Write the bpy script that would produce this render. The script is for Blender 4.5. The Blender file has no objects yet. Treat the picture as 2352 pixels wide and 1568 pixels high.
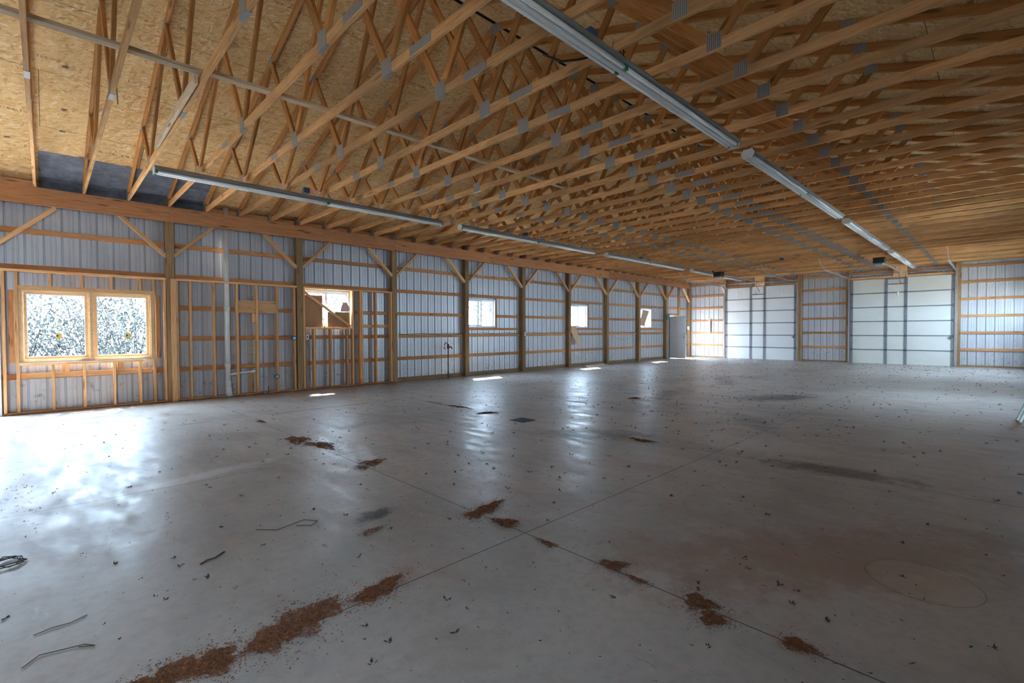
import bpy, bmesh, math, random
from mathutils import Vector, Matrix

random.seed(7)
S = bpy.context.scene
COL = S.collection

# ------------------------------------------------------------------ camera
YAW, PITCH, ROLL = math.radians(45.7628), math.radians(-1.2396), math.radians(-0.2081)
CAM_Z, FPX = 1.3404, 1101.53
fwd = Vector((math.cos(YAW)*math.cos(PITCH), math.sin(YAW)*math.cos(PITCH), math.sin(PITCH)))
r0 = Vector((math.sin(YAW), -math.cos(YAW), 0)); u0 = r0.cross(fwd)
rt = r0*math.cos(ROLL) + u0*math.sin(ROLL); up = u0*math.cos(ROLL) - r0*math.sin(ROLL)
cam = bpy.data.cameras.new('camera'); cam.sensor_width = 36; cam.lens = FPX/2352*36; cam.clip_end = 300
cam.clip_start = 0.03
camo = bpy.data.objects.new('camera', cam); COL.objects.link(camo)
camo.matrix_world = Matrix((( rt.x, up.x, -fwd.x, 0), (rt.y, up.y, -fwd.y, 0), (rt.z, up.z, -fwd.z, CAM_Z), (0, 0, 0, 1)))
S.camera = camo

# ------------------------------------------------------------------ light
SKY = 14.0
w = bpy.data.worlds.new('world'); S.world = w; w.use_nodes = True
nt = w.node_tree; nt.nodes.clear()
wo = nt.nodes.new('ShaderNodeOutputWorld'); bg = nt.nodes.new('ShaderNodeBackground')
bg.inputs[0].default_value = (0.58, 0.78, 1.0, 1); bg.inputs[1].default_value = SKY
nt.links.new(bg.outputs[0], wo.inputs[0])
sun = bpy.data.lights.new('sun', 'SUN'); sun.energy = 22; sun.angle = math.radians(2.5); sun.color = (1, 0.96, 0.9)
suno = bpy.data.objects.new('sun', sun); COL.objects.link(suno)
suno.rotation_euler = Vector((-0.90, -1.4, -2.3)).to_track_quat('-Z', 'Y').to_euler()
suno.location = (5, 30, 30)
S.view_settings.view_transform = 'Standard'; S.view_settings.look = 'None'
S.view_settings.exposure = 1.92; S.view_settings.gamma = 1; S.view_settings.use_curve_mapping = False
S.cycles.max_bounces = 10; S.cycles.diffuse_bounces = 8; S.cycles.glossy_bounces = 4
S.cycles.transparent_max_bounces = 24; S.cycles.sample_clamp_indirect = 12
S.cycles.use_denoising = True
S.cycles.caustics_reflective = False; S.cycles.caustics_refractive = False

def portal(loc, sx, sz, toward):
    """a light portal that only guides sky sampling through a modelled opening"""
    l = bpy.data.lights.new('sky_portal', 'AREA'); l.shape = 'RECTANGLE'; l.size = sx; l.size_y = sz
    l.cycles.is_portal = True
    o = bpy.data.objects.new('sky_portal', l); COL.objects.link(o); o.location = loc
    o.rotation_euler = Vector(toward).to_track_quat('-Z', 'Z').to_euler()

# ------------------------------------------------------------------ key sizes (metres)
W = 11.227                 # inner face of the posts of the long window wall
SID = W + 0.18             # siding plane
YR = -0.97                 # right wall
XF, XN = 23.62, -3.15      # far wall post face, near gable
ZT = 3.75                  # underside of trusses
YP = 5.24                  # ridge line
Y1, Y0 = 11.34, 2*5.24-11.34
SL = 0.315
def zr(y): return 3.91 + SL*(Y1 - (y if y > YP else 2*YP - y))
POSTX = [1.7504 + 2.438*k for k in range(10)]

# ------------------------------------------------------------------ materials
MATS = {}
def mat(name, build):
    m = bpy.data.materials.new(name); m.use_nodes = True
    t = m.node_tree; t.nodes.clear()
    out = t.nodes.new('ShaderNodeOutputMaterial'); b = t.nodes.new('ShaderNodeBsdfPrincipled')
    t.links.new(b.outputs[0], out.inputs[0])
    build(t, b, out); MATS[name] = m
    return m
def nd(t, ty, **k):
    n = t.nodes.new(ty)
    for a, v in k.items():
        if a.startswith('i_'):
            n.inputs[int(a[2:])].default_value = v
        else: setattr(n, a, v)
    return n
def lk(t, a, b): t.links.new(a, b)
def ramp(t, src, stops, interp='LINEAR'):
    r = nd(t, 'ShaderNodeValToRGB'); r.color_ramp.interpolation = interp
    el = r.color_ramp.elements
    while len(el) < len(stops): el.new(0.5)
    for e, (p, c) in zip(el, stops):
        e.position = p; e.color = (c, c, c, 1) if not hasattr(c, '__len__') else (*c[:3], 1)
    lk(t, src, r.inputs[0]); return r.outputs[0]
def mix(t, f, a, b, mode='MIX'):
    m = nd(t, 'ShaderNodeMix', data_type='RGBA', blend_type=mode)
    for s, v in ((m.inputs[0], f), (m.inputs[6], a), (m.inputs[7], b)):
        if hasattr(v, 'links') or hasattr(v, 'is_output'): lk(t, v, s)
        elif hasattr(v, '__len__'): s.default_value = (*v[:3], 1)
        else: s.default_value = v
    return m.outputs[2]
def mth(t, op, a, b=None, clamp=False):
    m = nd(t, 'ShaderNodeMath', operation=op, use_clamp=clamp)
    for s, v in ((m.inputs[0], a), (m.inputs[1], b)):
        if v is None: continue
        if hasattr(v, 'is_output'): lk(t, v, s)
        else: s.default_value = v
    return m.outputs[0]
def noise(t, vec, scale, detail=3, rough=0.5, dist=0.0):
    n = nd(t, 'ShaderNodeTexNoise'); n.inputs['Scale'].default_value = scale
    n.inputs['Detail'].default_value = detail; n.inputs['Roughness'].default_value = rough
    n.inputs['Distortion'].default_value = dist
    if vec is not None: lk(t, vec, n.inputs['Vector'])
    return n.outputs[0]
def coords(t, scale=(1, 1, 1), rnd=False, rot=(0, 0, 0), world=False):
    tc = nd(t, 'ShaderNodeTexCoord')
    if world: src = nd(t, 'ShaderNodeNewGeometry').outputs['Position']
    else: src = tc.outputs['Object']
    mp = nd(t, 'ShaderNodeMapping'); mp.inputs['Scale'].default_value = scale; mp.inputs['Rotation'].default_value = rot
    lk(t, src, mp.inputs['Vector'])
    if rnd:
        oi = nd(t, 'ShaderNodeObjectInfo'); cx = nd(t, 'ShaderNodeCombineXYZ')
        r1 = mth(t, 'MULTIPLY', oi.outputs['Random'], 91.0); r2 = mth(t, 'MULTIPLY', oi.outputs['Random'], 37.0)
        lk(t, r1, cx.inputs[0]); lk(t, r2, cx.inputs[1]); lk(t, r1, cx.inputs[2]); lk(t, cx.outputs[0], mp.inputs['Location'])
    return mp.outputs[0]

def wood(name, light, dark, stain=None, stain_amt=0.0, knots=True, rough=0.75):
    def b(t, p, out):
        g = coords(t, (0.7, 9, 9), True)
        n1 = noise(t, g, 3.0, 5, 0.6, 1.2)
        c = ramp(t, n1, [(0.3, dark), (0.52, light), (0.75, tuple(min(1, x*1.12) for x in light))])
        f = noise(t, coords(t, (2.5, 90, 90), True), 2.0, 3, 0.6)
        c = mix(t, ramp(t, f, [(0.35, 0.35), (0.65, 0.0)]), c, tuple(x*0.55 for x in dark))
        if knots:
            v = nd(t, 'ShaderNodeTexVoronoi'); v.inputs['Scale'].default_value = 1.0
            lk(t, coords(t, (1.6, 9, 9), True), v.inputs['Vector'])
            k = ramp(t, v.outputs['Distance'], [(0.08, 0.85), (0.2, 0.0)])
            c = mix(t, k, c, tuple(x*0.35 for x in dark))
        if stain:
            s = noise(t, coords(t, (0.55, 1.5, 1.5), True), 1.4, 4, 0.6)
            c = mix(t, ramp(t, s, [(0.44, 0.0), (0.62, stain_amt)]), c, stain)
        oi = nd(t, 'ShaderNodeObjectInfo')
        hs = nd(t, 'ShaderNodeHueSaturation')
        v = mth(t, 'ADD', mth(t, 'MULTIPLY', oi.outputs['Random'], 0.42), 0.78)
        lk(t, v, hs.inputs['Value']); lk(t, c, hs.inputs['Color'])
        lk(t, hs.outputs[0], p.inputs['Base Color'])
        p.inputs['Roughness'].default_value = rough
        p.inputs['Specular IOR Level'].default_value = 0.25
        bp = nd(t, 'ShaderNodeBump'); bp.inputs['Strength'].default_value = 0.25; bp.inputs['Distance'].default_value = 0.003
        lk(t, f, bp.inputs['Height']); lk(t, bp.outputs[0], p.inputs['Normal'])
    return mat(name, b)
M_chord = wood('chord_lumber', (0.80, 0.45, 0.195), (0.62, 0.295, 0.10), (0.32, 0.19, 0.09), 0.5)
M_web = wood('web_lumber', (0.64, 0.31, 0.10), (0.45, 0.18, 0.05), (0.32, 0.16, 0.06), 0.3)
M_pine = wood('framing_pine', (0.84, 0.50, 0.25), (0.68, 0.35, 0.14))
M_girt = wood('girt_pine', (0.66, 0.31, 0.125), (0.48, 0.19, 0.06), (0.3, 0.2, 0.13), 0.35)
M_beam = wood('header_fir', (0.58, 0.275, 0.125), (0.42, 0.17, 0.07))
M_treated = wood('treated_post', (0.42, 0.26, 0.13), (0.24, 0.14, 0.065), (0.22, 0.15, 0.08), 0.5)
M_grey = wood('weathered_board', (0.82, 0.62, 0.41), (0.52, 0.38, 0.25), (0.42, 0.35, 0.28), 0.4)
M_frame = wood('window_wood', (0.80, 0.55, 0.32), (0.70, 0.43, 0.21), None, 0, False, 0.5)

def osb(t, p, out):
    base = coords(t)
    wob = nd(t, 'ShaderNodeTexNoise'); wob.inputs['Scale'].default_value = 7; lk(t, base, wob.inputs['Vector'])
    cols = []
    for i, (rot, sc) in enumerate(((0.35, (13, 44, 1)), (1.9, (12, 38, 1)), (2.75, (15, 50, 1)))):
        add = nd(t, 'ShaderNodeVectorMath', operation='MULTIPLY_ADD'); add.inputs[1].default_value = (0.05, 0.05, 0)
        lk(t, wob.outputs['Color'], add.inputs[0]); lk(t, base, add.inputs[2])
        mp = nd(t, 'ShaderNodeMapping'); mp.vector_type = 'TEXTURE'; mp.inputs['Rotation'].default_value = (0, 0, rot)
        mp.inputs['Scale'].default_value = tuple(1/x for x in sc); lk(t, add.outputs[0], mp.inputs['Vector'])
        v = nd(t, 'ShaderNodeTexVoronoi'); v.inputs['Scale'].default_value = 1; v.inputs['Randomness'].default_value = 1
        v.voronoi_dimensions = '2D'
        lk(t, mp.outputs[0], v.inputs['Vector'])
        sx = nd(t, 'ShaderNodeSeparateColor'); lk(t, v.outputs['Color'], sx.inputs[0])
        cols.append((sx.outputs[0], sx.outputs[1], v.outputs['Distance']))
    m1 = ramp(t, cols[1][1], [(0.42, 0.0), (0.5, 1.0)])
    val = mix(t, m1, cols[0][0], cols[1][0]); m2 = ramp(t, cols[2][1], [(0.58, 0.0), (0.62, 1.0)])
    val = mix(t, m2, val, cols[2][0])
    c = ramp(t, val, [(0.0, (0.52, 0.29, 0.11)), (0.15, (0.66, 0.41, 0.18)), (0.5, (0.73, 0.49, 0.23)), (0.85, (0.79, 0.56, 0.29)), (1.0, (0.86, 0.68, 0.42))])
    big = noise(t, base, 1.1, 4, 0.6)
    c = mix(t, ramp(t, big, [(0.3, 0.35), (0.6, 0.0)]), c, (0.54, 0.32, 0.12))
    # small dark wood specks
    sp = noise(t, coords(t, (60, 18, 1)), 1.0, 2, 0.5)
    c = mix(t, ramp(t, sp, [(0.68, 0.0), (0.76, 0.7)]), c, (0.17, 0.08, 0.03))
    # printed grade stamps: short rows of small dark ticks
    br = nd(t, 'ShaderNodeTexBrick'); lk(t, base, br.inputs['Vector'])
    br.inputs['Scale'].default_value = 1; br.inputs['Brick Width'].default_value = 0.8; br.inputs['Row Height'].default_value = 0.61
    br.inputs['Mortar Size'].default_value = 0.0; br.offset = 0.37
    sep = nd(t, 'ShaderNodeSeparateXYZ'); lk(t, base, sep.inputs[0])
    yy = mth(t, 'PINGPONG', mth(t, 'ADD', sep.outputs[1], 100.3), 0.305)
    row = mth(t, 'LESS_THAN', yy, 0.026)
    blk = noise(t, coords(t, (1.4, 0.8, 1)), 1.0, 0)
    on = mth(t, 'GREATER_THAN', blk, 0.56)
    tick = noise(t, coords(t, (120, 6, 1)), 1.0, 1)
    tk = mth(t, 'GREATER_THAN', tick, 0.54)
    st = mth(t, 'MULTIPLY', mth(t, 'MULTIPLY', row, on), tk)
    c = mix(t, mth(t, 'MULTIPLY', st, 0.7), c, (0.09, 0.065, 0.05))
    # panel joints
    jb = nd(t, 'ShaderNodeTexBrick'); lk(t, base, jb.inputs['Vector']); jb.inputs['Scale'].default_value = 1
    jb.inputs['Brick Width'].default_value = 2.438; jb.inputs['Row Height'].default_value = 1.219
    jb.inputs['Mortar Size'].default_value = 0.003; jb.inputs['Mortar Smooth'].default_value = 0
    c = mix(t, jb.outputs['Fac'], c, (0.05, 0.03, 0.015))
    lk(t, c, p.inputs['Base Color']); p.inputs['Roughness'].default_value = 0.8; p.inputs['Specular IOR Level'].default_value = 0.2
M_osb = mat('strand_board', osb)

def metal_sheet(t, p, out):
    g = coords(t, (1, 1, 1), False, (0, 0, 0), True)
    n = noise(t, coords(t, (3.2, 3.2, 0.5), False, (0, 0, 0), True), 1.2, 5, 0.6)
    c = ramp(t, n, [(0.3, (0.52, 0.525, 0.55)), (0.65, (0.60, 0.605, 0.625))])
    sep = nd(t, 'ShaderNodeSeparateXYZ'); lk(t, g, sep.inputs[0])
    dirt = noise(t, g, 9, 6, 0.7)
    low = mth(t, 'MULTIPLY', ramp(t, mth(t, 'DIVIDE', sep.outputs[2], 1.2), [(0.0, 1.0), (1.0, 0.12)]), ramp(t, dirt, [(0.56, 0.0), (0.66, 0.8)]))
    c = mix(t, low, c, (0.22, 0.17, 0.13))
    lk(t, c, p.inputs['Base Color']); p.inputs['Metallic'].default_value = 0.15
    p.inputs['Roughness'].default_value = 0.33; p.inputs['Specular IOR Level'].default_value = 0.5
M_metal = mat('siding_backing', metal_sheet)

def flat(name, col, rough=0.6, metal=0.0, var=0.0, vs=8, spec=0.4):
    def b(t, p, out):
        if var:
            n = noise(t, coords(t, (1, 1, 1), True), vs, 4, 0.6)
            c = ramp(t, n, [(0.3, tuple(x*(1-var) for x in col)), (0.7, tuple(min(1, x*(1+var*0.6)) for x in col))])
            lk(t, c, p.inputs['Base Color'])
        else: p.inputs['Base Color'].default_value = (*col, 1)
        p.inputs['Roughness'].default_value = rough; p.inputs['Metallic'].default_value = metal
        p.inputs['Specular IOR Level'].default_value = spec
    return mat(name, b)
M_galv = flat('galvanised_steel', (0.42, 0.43, 0.45), 0.45, 0.6, 0.25, 20)
M_dgalv = flat('grey_stile_steel', (0.26, 0.28, 0.31), 0.5, 0.4, 0.2, 15)
M_white = flat('white_vinyl', (0.70, 0.71, 0.73), 0.35, 0, 0.05)
M_pvc = flat('white_pvc', (0.74, 0.74, 0.71), 0.4, 0, 0.12, 5)
M_doorw = flat('white_door_paint', (0.72, 0.73, 0.75), 0.4, 0, 0.06, 2)
M_black = flat('black_plastic', (0.02, 0.02, 0.022), 0.4)
M_wire = flat('black_cable', (0.025, 0.022, 0.02), 0.6)
M_blue = flat('blue_box_plastic', (0.05, 0.11, 0.22), 0.5)
M_steelbox = flat('steel_outlet_box', (0.55, 0.56, 0.58), 0.35, 0.7)
M_yellow = flat('yellow_cable', (0.70, 0.50, 0.10), 0.5)
M_card = flat('tan_cardboard', (0.60, 0.42, 0.28), 0.85, 0, 0.12, 4)
M_cardp = flat('pink_grey_cardboard', (0.50, 0.40, 0.37), 0.85, 0, 0.15, 4)
M_ply = flat('brown_hardboard', (0.42, 0.23, 0.11), 0.7, 0, 0.2, 3)
M_membrane = flat('blue_grey_felt', (0.17, 0.20, 0.26), 0.7, 0, 0.45, 6)
M_lamp = flat('white_enamel', (0.70, 0.71, 0.71), 0.3, 0, 0.06)
M_lampside = flat('grey_enamel', (0.27, 0.265, 0.26), 0.4, 0, 0.08)
M_tube = flat('unlit_tube_glass', (0.88, 0.93, 0.93), 0.12, 0, 0, 1, 0.6)
M_green = flat('green_lampholder', (0.02, 0.22, 0.12), 0.5)
M_red = flat('red_brown_handle', (0.20, 0.055, 0.045), 0.6)
M_pipe = flat('dark_pipe', (0.13, 0.14, 0.15), 0.5, 0.3)
M_copper = flat('rusty_cap', (0.35, 0.20, 0.14), 0.6)
M_teal = flat('teal_plastic', (0.08, 0.33, 0.33), 0.5)
M_sticker = flat('yellow_sticker', (0.80, 0.56, 0.12), 0.5)
M_palegreen = flat('pale_green_sheet_metal', (0.50, 0.58, 0.52), 0.3, 0.3, 0.1, 2)
M_pdoor = flat('panel_door_white', (0.74, 0.75, 0.76), 0.5, 0, 0.05, 1.2)
M_pdoor2 = flat('panel_door_cream', (0.68, 0.67, 0.62), 0.5, 0, 0.07, 1.2)
M_rust = flat('rust_brown_crumbs', (0.27, 0.105, 0.045), 0.9, 0, 0.45, 40)
M_litter = flat('dry_leaf_crumbs', (0.07, 0.05, 0.038), 0.9, 0, 0.4, 3)
M_bark = flat('dark_bark', (0.02, 0.02, 0.022), 0.9, 0, 0.3, 10)
M_leaf = flat('grey_green_leaf', (0.028, 0.034, 0.03), 0.8, 0, 0.4, 6)
M_ground = flat('pale_gravel_ground', (0.42, 0.40, 0.36), 0.95, 0, 0.2, 2)
M_slot = flat('ridge_vent_black', (0.012, 0.012, 0.014), 0.7)
M_mesh = flat('dark_grate_iron', (0.05, 0.06, 0.075), 0.6, 0.3)
M_hole = flat('drain_dark', (0.01, 0.01, 0.012), 0.9)

def plate(t, p, out):
    wv = nd(t, 'ShaderNodeTexWave', wave_type='BANDS', bands_direction='X'); wv.inputs['Scale'].default_value = 18
    lk(t, coords(t), wv.inputs['Vector'])
    c = ramp(t, wv.outputs['Fac'], [(0.2, (0.20, 0.195, 0.19)), (0.6, (0.44, 0.43, 0.42))])
    lk(t, c, p.inputs['Base Color']); p.inputs['Metallic'].default_value = 0.35; p.inputs['Roughness'].default_value = 0.5
M_plate = mat('gusset_steel', plate)

def glass(t, p, out):
    t.nodes.remove(p)
    tr = nd(t, 'ShaderNodeBsdfTransparent'); tr.inputs[0].default_value = (0.96, 0.98, 0.98, 1)
    gl = nd(t, 'ShaderNodeBsdfGlossy'); gl.inputs['Roughness'].default_value = 0.02
    fr = nd(t, 'ShaderNodeFresnel'); fr.inputs[0].default_value = 1.45
    ge = nd(t, 'ShaderNodeNewGeometry'); ff = mth(t, 'MULTIPLY', fr.outputs[0], mth(t, 'SUBTRACT', 1.0, ge.outputs['Backfacing']))
    mx = nd(t, 'ShaderNodeMixShader'); lk(t, ff, mx.inputs[0]); lk(t, tr.outputs[0], mx.inputs[1]); lk(t, gl.outputs[0], mx.inputs[2])
    lk(t, mx.outputs[0], out.inputs[0])
M_glass = mat('window_glass', glass)

JX = [-0.80, 2.262, 5.24, 8.35, 11.42, 14.5, 17.6, 20.6]
JY = [-0.85, 2.205, 5.04, 8.33]
def concrete(t, p, out):
    g = coords(t, (1, 1, 1), False, (0, 0, 0), True)
    sep = nd(t, 'ShaderNodeSeparateXYZ'); lk(t, g, sep.inputs[0])
    n1 = noise(t, g, 0.55, 6, 0.6, 0.4)
    c = ramp(t, n1, [(0.32, (0.28, 0.257, 0.24)), (0.5, (0.385, 0.36, 0.34)), (0.68, (0.45, 0.40, 0.36))])
    n2 = noise(t, coords(t, (1, 0.6, 1), False, (0, 0, 0.4), True), 1.7, 5, 0.65)
    c = mix(t, ramp(t, n2, [(0.52, 0.0), (0.66, 0.5)]), c, (0.30, 0.215, 0.18))
    n3 = noise(t, g, 14, 6, 0.75)
    c = mix(t, ramp(t, n3, [(0.3, 0.35), (0.55, 0.0)]), c, (0.19, 0.18, 0.175))
    # chalky scrapes
    n4 = noise(t, coords(t, (3.0, 0.7, 1), False, (0, 0, 0.9), True), 2.5, 6, 0.75, 0.5)
    c = mix(t, ramp(t, n4, [(0.63, 0.0), (0.72, 0.4)]), c, (0.60, 0.60, 0.61))
    # spilt stains with their own outlines
    for (sx, sy, rx, ry, a, colr, amt) in (
            (5.35, 1.15, 0.75, 0.24, -1.45, (0.07, 0.06, 0.056), 0.8), (5.05, 3.75, 0.75, 0.35, -0.9, (0.10, 0.095, 0.09), 0.8),
            (10.4, 3.15, 1.1, 0.55, -0.5, (0.07, 0.062, 0.058), 0.85), (9.2, 4.9, 1.5, 0.28, 0.3, (0.12, 0.115, 0.12), 0.6),
            (1.72, 3.2, 0.22, 0.10, 0.3, (0.04, 0.042, 0.045), 0.9), (3.0, 6.4, 0.8, 0.16, 0.2, (0.20, 0.19, 0.19), 0.6),
            (13.0, 5.2, 1.8, 0.3, 0.4, (0.13, 0.12, 0.12), 0.6), (7.4, 2.6, 0.9, 0.3, 0.7, (0.14, 0.13, 0.12), 0.6),
            (0.279, 8.2, 0.3, 0.05, 0.05, (0.12, 0.07, 0.045), 0.8), (1.502, 8.3, 0.3, 0.04, 0.05, (0.12, 0.08, 0.05), 0.7),
            (5.22, 7.4, 0.07, 0.55, 0.0, (0.17, 0.075, 0.035), 0.9), (3.9, 8.33, 1.6, 0.05, 0.0, (0.16, 0.10, 0.06), 0.8),
            (0.9, 5.2, 1.1, 0.15, 0.2, (0.62, 0.63, 0.65), 0.5), (2.5, 4.9, 0.5, 0.1, 1.2, (0.65, 0.66, 0.68), 0.7),
            (6.0, 1.9, 0.5, 0.9, 0.3, (0.55, 0.53, 0.51), 0.5), (3.3, 0.7, 0.5, 1.6, 0.9, (0.25, 0.15, 0.11), 0.6)):
        vm = nd(t, 'ShaderNodeMapping'); vm.vector_type = 'TEXTURE'; vm.inputs['Location'].default_value = (sx, sy, 0)
        vm.inputs['Rotation'].default_value = (0, 0, a); vm.inputs['Scale'].default_value = (rx, ry, 1); lk(t, g, vm.inputs['Vector'])
        ln = nd(t, 'ShaderNodeVectorMath', operation='LENGTH'); lk(t, vm.outputs[0], ln.inputs[0])
        dd = mth(t, 'ADD', ln.outputs['Value'], mth(t, 'MULTIPLY', mth(t, 'SUBTRACT', noise(t, g, 5, 6, 0.75), 0.5), 2.4))
        c = mix(t, ramp(t, dd, [(0.45, amt), (1.05, 0.0)]), c, colr)
    # scuffed ring around a filled hole
    vm = nd(t, 'ShaderNodeVectorMath', operation='SUBTRACT'); lk(t, g, vm.inputs[0]); vm.inputs[1].default_value = (3.33, 0.29, 0)
    ln = nd(t, 'ShaderNodeVectorMath', operation='LENGTH'); lk(t, vm.outputs[0], ln.inputs[0])
    rr = ramp(t, ln.outputs['Value'], [(0.0, 0.35), (0.22, 0.35), (0.235, 0.0), (1, 0)])
    c = mix(t, rr, c, (0.42, 0.33, 0.28))
    rg = ramp(t, ln.outputs['Value'], [(0.239, 0.0), (0.245, 0.6), (0.251, 0.0)])
    c = mix(t, rg, c, (0.10, 0.06, 0.04))
    # saw-cut control joints
    jm = None
    for ax, vals in ((0, JX), (1, JY)):
        for v in vals:
            d = mth(t, 'ABSOLUTE', mth(t, 'SUBTRACT', sep.outputs[ax], v))
            k = mth(t, 'LESS_THAN', d, 0.0045 if (ax, v) != (0, 11.42) else 0.012)
            jm = k if jm is None else mth(t, 'MAXIMUM', jm, k)
    c = mix(t, mth(t, 'MULTIPLY', jm, 0.9), c, (0.06, 0.055, 0.05))
    lk(t, c, p.inputs['Base Color'])
    rn = noise(t, coords(t, (2.4, 0.7, 1), False, (0, 0, 0.5), True), 2.6, 4, 0.6)
    ro = ramp(t, rn, [(0.3, 0.27), (0.5, 0.41), (0.7, 0.52)])
    lk(t, ro, p.inputs['Roughness']); p.inputs['Specular IOR Level'].default_value = 0.34
    bp = nd(t, 'ShaderNodeBump'); bp.inputs['Strength'].default_value = 0.30; bp.inputs['Distance'].default_value = 0.012
    lk(t, noise(t, g, 6, 5, 0.6), bp.inputs['Height']); lk(t, bp.outputs[0], p.inputs['Normal'])
M_floor = mat('concrete_slab', concrete)

# ------------------------------------------------------------------ builders
def tag(o, label=None, cat=None, group=None, kind=None):
    if label: o['label'] = label
    if cat: o['category'] = cat
    if group: o['group'] = group
    if kind: o['kind'] = kind
    return o
def link(name, me, parent=None):
    o = bpy.data.objects.new(name, me); COL.objects.link(o)
    if parent is not None: o.parent = parent
    return o
def empty(name, loc):
    o = bpy.data.objects.new(name, None); COL.objects.link(o); o.location = loc; o.empty_display_size = 0.1
    return o
class MB:
    def __init__(s): s.v = []; s.f = []
    def quad(s, a, b, c, d):
        n = len(s.v); s.v += [tuple(a), tuple(b), tuple(c), tuple(d)]; s.f.append((n, n+1, n+2, n+3)); return s
    def box(s, x0, x1, y0, y1, z0, z1):
        n = len(s.v)
        s.v += [(x0, y0, z0), (x1, y0, z0), (x1, y1, z0), (x0, y1, z0), (x0, y0, z1), (x1, y0, z1), (x1, y1, z1), (x0, y1, z1)]
        for f in ((0, 3, 2, 1), (4, 5, 6, 7), (0, 1, 5, 4), (1, 2, 6, 5), (2, 3, 7, 6), (3, 0, 4, 7)):
            s.f.append(tuple(n+i for i in f))
        return s
    def tube(s, pts, r, n=8, cap=True):
        pts = [Vector(p) for p in pts]; rings = []
        for i, p in enumerate(pts):
            d = (pts[min(i+1, len(pts)-1)] - pts[max(i-1, 0)]).normalized()
            a = Vector((0, 0, 1)) if abs(d.z) < 0.9 else Vector((1, 0, 0))
            u = d.cross(a).normalized(); v = d.cross(u)
            b0 = len(s.v); rr = r[i] if hasattr(r, '__len__') else r
            for k in range(n):
                t = 2*math.pi*k/n; s.v.append(tuple(p + u*rr*math.cos(t) + v*rr*math.sin(t)))
            rings.append(b0)
        for a, b in zip(rings, rings[1:]):
            for k in range(n): s.f.append((a+k, a+(k+1) % n, b+(k+1) % n, b+k))
        if cap:
            s.f.append(tuple(rings[0]+k for k in range(n))[::-1]); s.f.append(tuple(rings[-1]+k for k in range(n)))
        return s
    def prism(s, prof, x0, x1):
        """closed profile [(y,z)] extruded along x"""
        n = len(prof); b = len(s.v)
        s.v += [(x0, y, z) for y, z in prof] + [(x1, y, z) for y, z in prof]
        for i in range(n): s.f.append((b+i, b+(i+1) % n, b+n+(i+1) % n, b+n+i))
        s.f.append(tuple(b+i for i in range(n))[::-1]); s.f.append(tuple(b+n+i for i in range(n)))
        return s
    def mesh(s, name, m, smooth=False):
        me = bpy.data.meshes.new(name); me.from_pydata(s.v, [], s.f); me.update()
        me.materials.append(m)
        bm = bmesh.new(); bm.from_mesh(me); bmesh.ops.recalc_face_normals(bm, faces=bm.faces); bm.to_mesh(me); bm.free()
        if smooth:
            for p in me.polygons: p.use_smooth = len(p.vertices) == 4
        return me
    def build(s, name, m, parent=None, smooth=False):
        o = link(name, s.mesh(name, m, smooth), parent)
        return o
    def build_at(s, name, m, org, parent=None, smooth=False):
        """vertices given in world space, object origin at org"""
        s.v = [(x-org[0], y-org[1], z-org[2]) for x, y, z in s.v]
        o = link(name, s.mesh(name, m, smooth), parent)
        po = parent.location if parent is not None else (0, 0, 0)
        if parent is not None and parent.parent is not None: po = parent.location + parent.parent.location
        o.location = (org[0]-po[0], org[1]-po[1], org[2]-po[2])
        return o
def wbox(name, m, x0, x1, y0, y1, z0, z1, parent=None):
    """world-space box, origin at its centre (parent: Empty with plain translation)"""
    return MB().box(x0, x1, y0, y1, z0, z1).build_at(name, m, ((x0+x1)/2, (y0+y1)/2, (z0+z1)/2), parent)

BCACHE = {}
def beam(name, A, B, wdt, thk, m, parent=None, side=(0, 0, 1), bevel=0.004):
    """a board from A to B; width wdt lies towards `side`, thickness thk across; grain along its own X"""
    A, B = Vector(A), Vector(B); L = (B-A).length
    key = (round(L, 3), wdt, thk, m.name)
    me = BCACHE.get(key)
    if me is None:
        b = min(bevel, thk/4, wdt/4)
        h, k = wdt/2, thk/2
        prof = [(-k+b, -h), (k-b, -h), (k, -h+b), (k, h-b), (k-b, h), (-k+b, h), (-k, h-b), (-k, -h+b)]
        me = MB().prism(prof, -L/2, L/2).mesh(name, m); BCACHE[key] = me
    o = link(name, me, parent)
    x = (B-A).normalized(); s_ = Vector(side); z = (s_ - x*s_.dot(x)).normalized(); y = z.cross(x)
    mid = (A+B)/2
    po = Vector(parent.location) if parent is not None else Vector()
    R = Matrix((x, y, z)).transposed().to_4x4(); R.translation = mid - po
    o.matrix_local = R
    return o
def copy_tree(o, loc=None, parent=None):
    c = o.copy(); COL.objects.link(c)
    if parent is not None: c.parent = parent; c.matrix_parent_inverse = Matrix.Identity(4)
    if loc is not None: c.location = loc
    for ch in KIDS.get(o.name, []): copy_tree(ch, None, c)
    return c
KIDS = {}
def index_kids(root):
    for o in COL.objects:
        if o.parent is not None:
            KIDS.setdefault(o.parent.name, [])
            if o not in KIDS[o.parent.name]: KIDS[o.parent.name].append(o)

# ------------------------------------------------------------------ floor, ground
fl = MB().box(XN-0.1, 23.86, YR-0.02, SID+0.02, -0.15, 0.0).build('floor', M_floor); tag(fl, kind='structure')
gr = MB().box(-40, 90, -20, 90, -0.5, -0.17).build('ground', M_ground); tag(gr, kind='structure')

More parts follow.
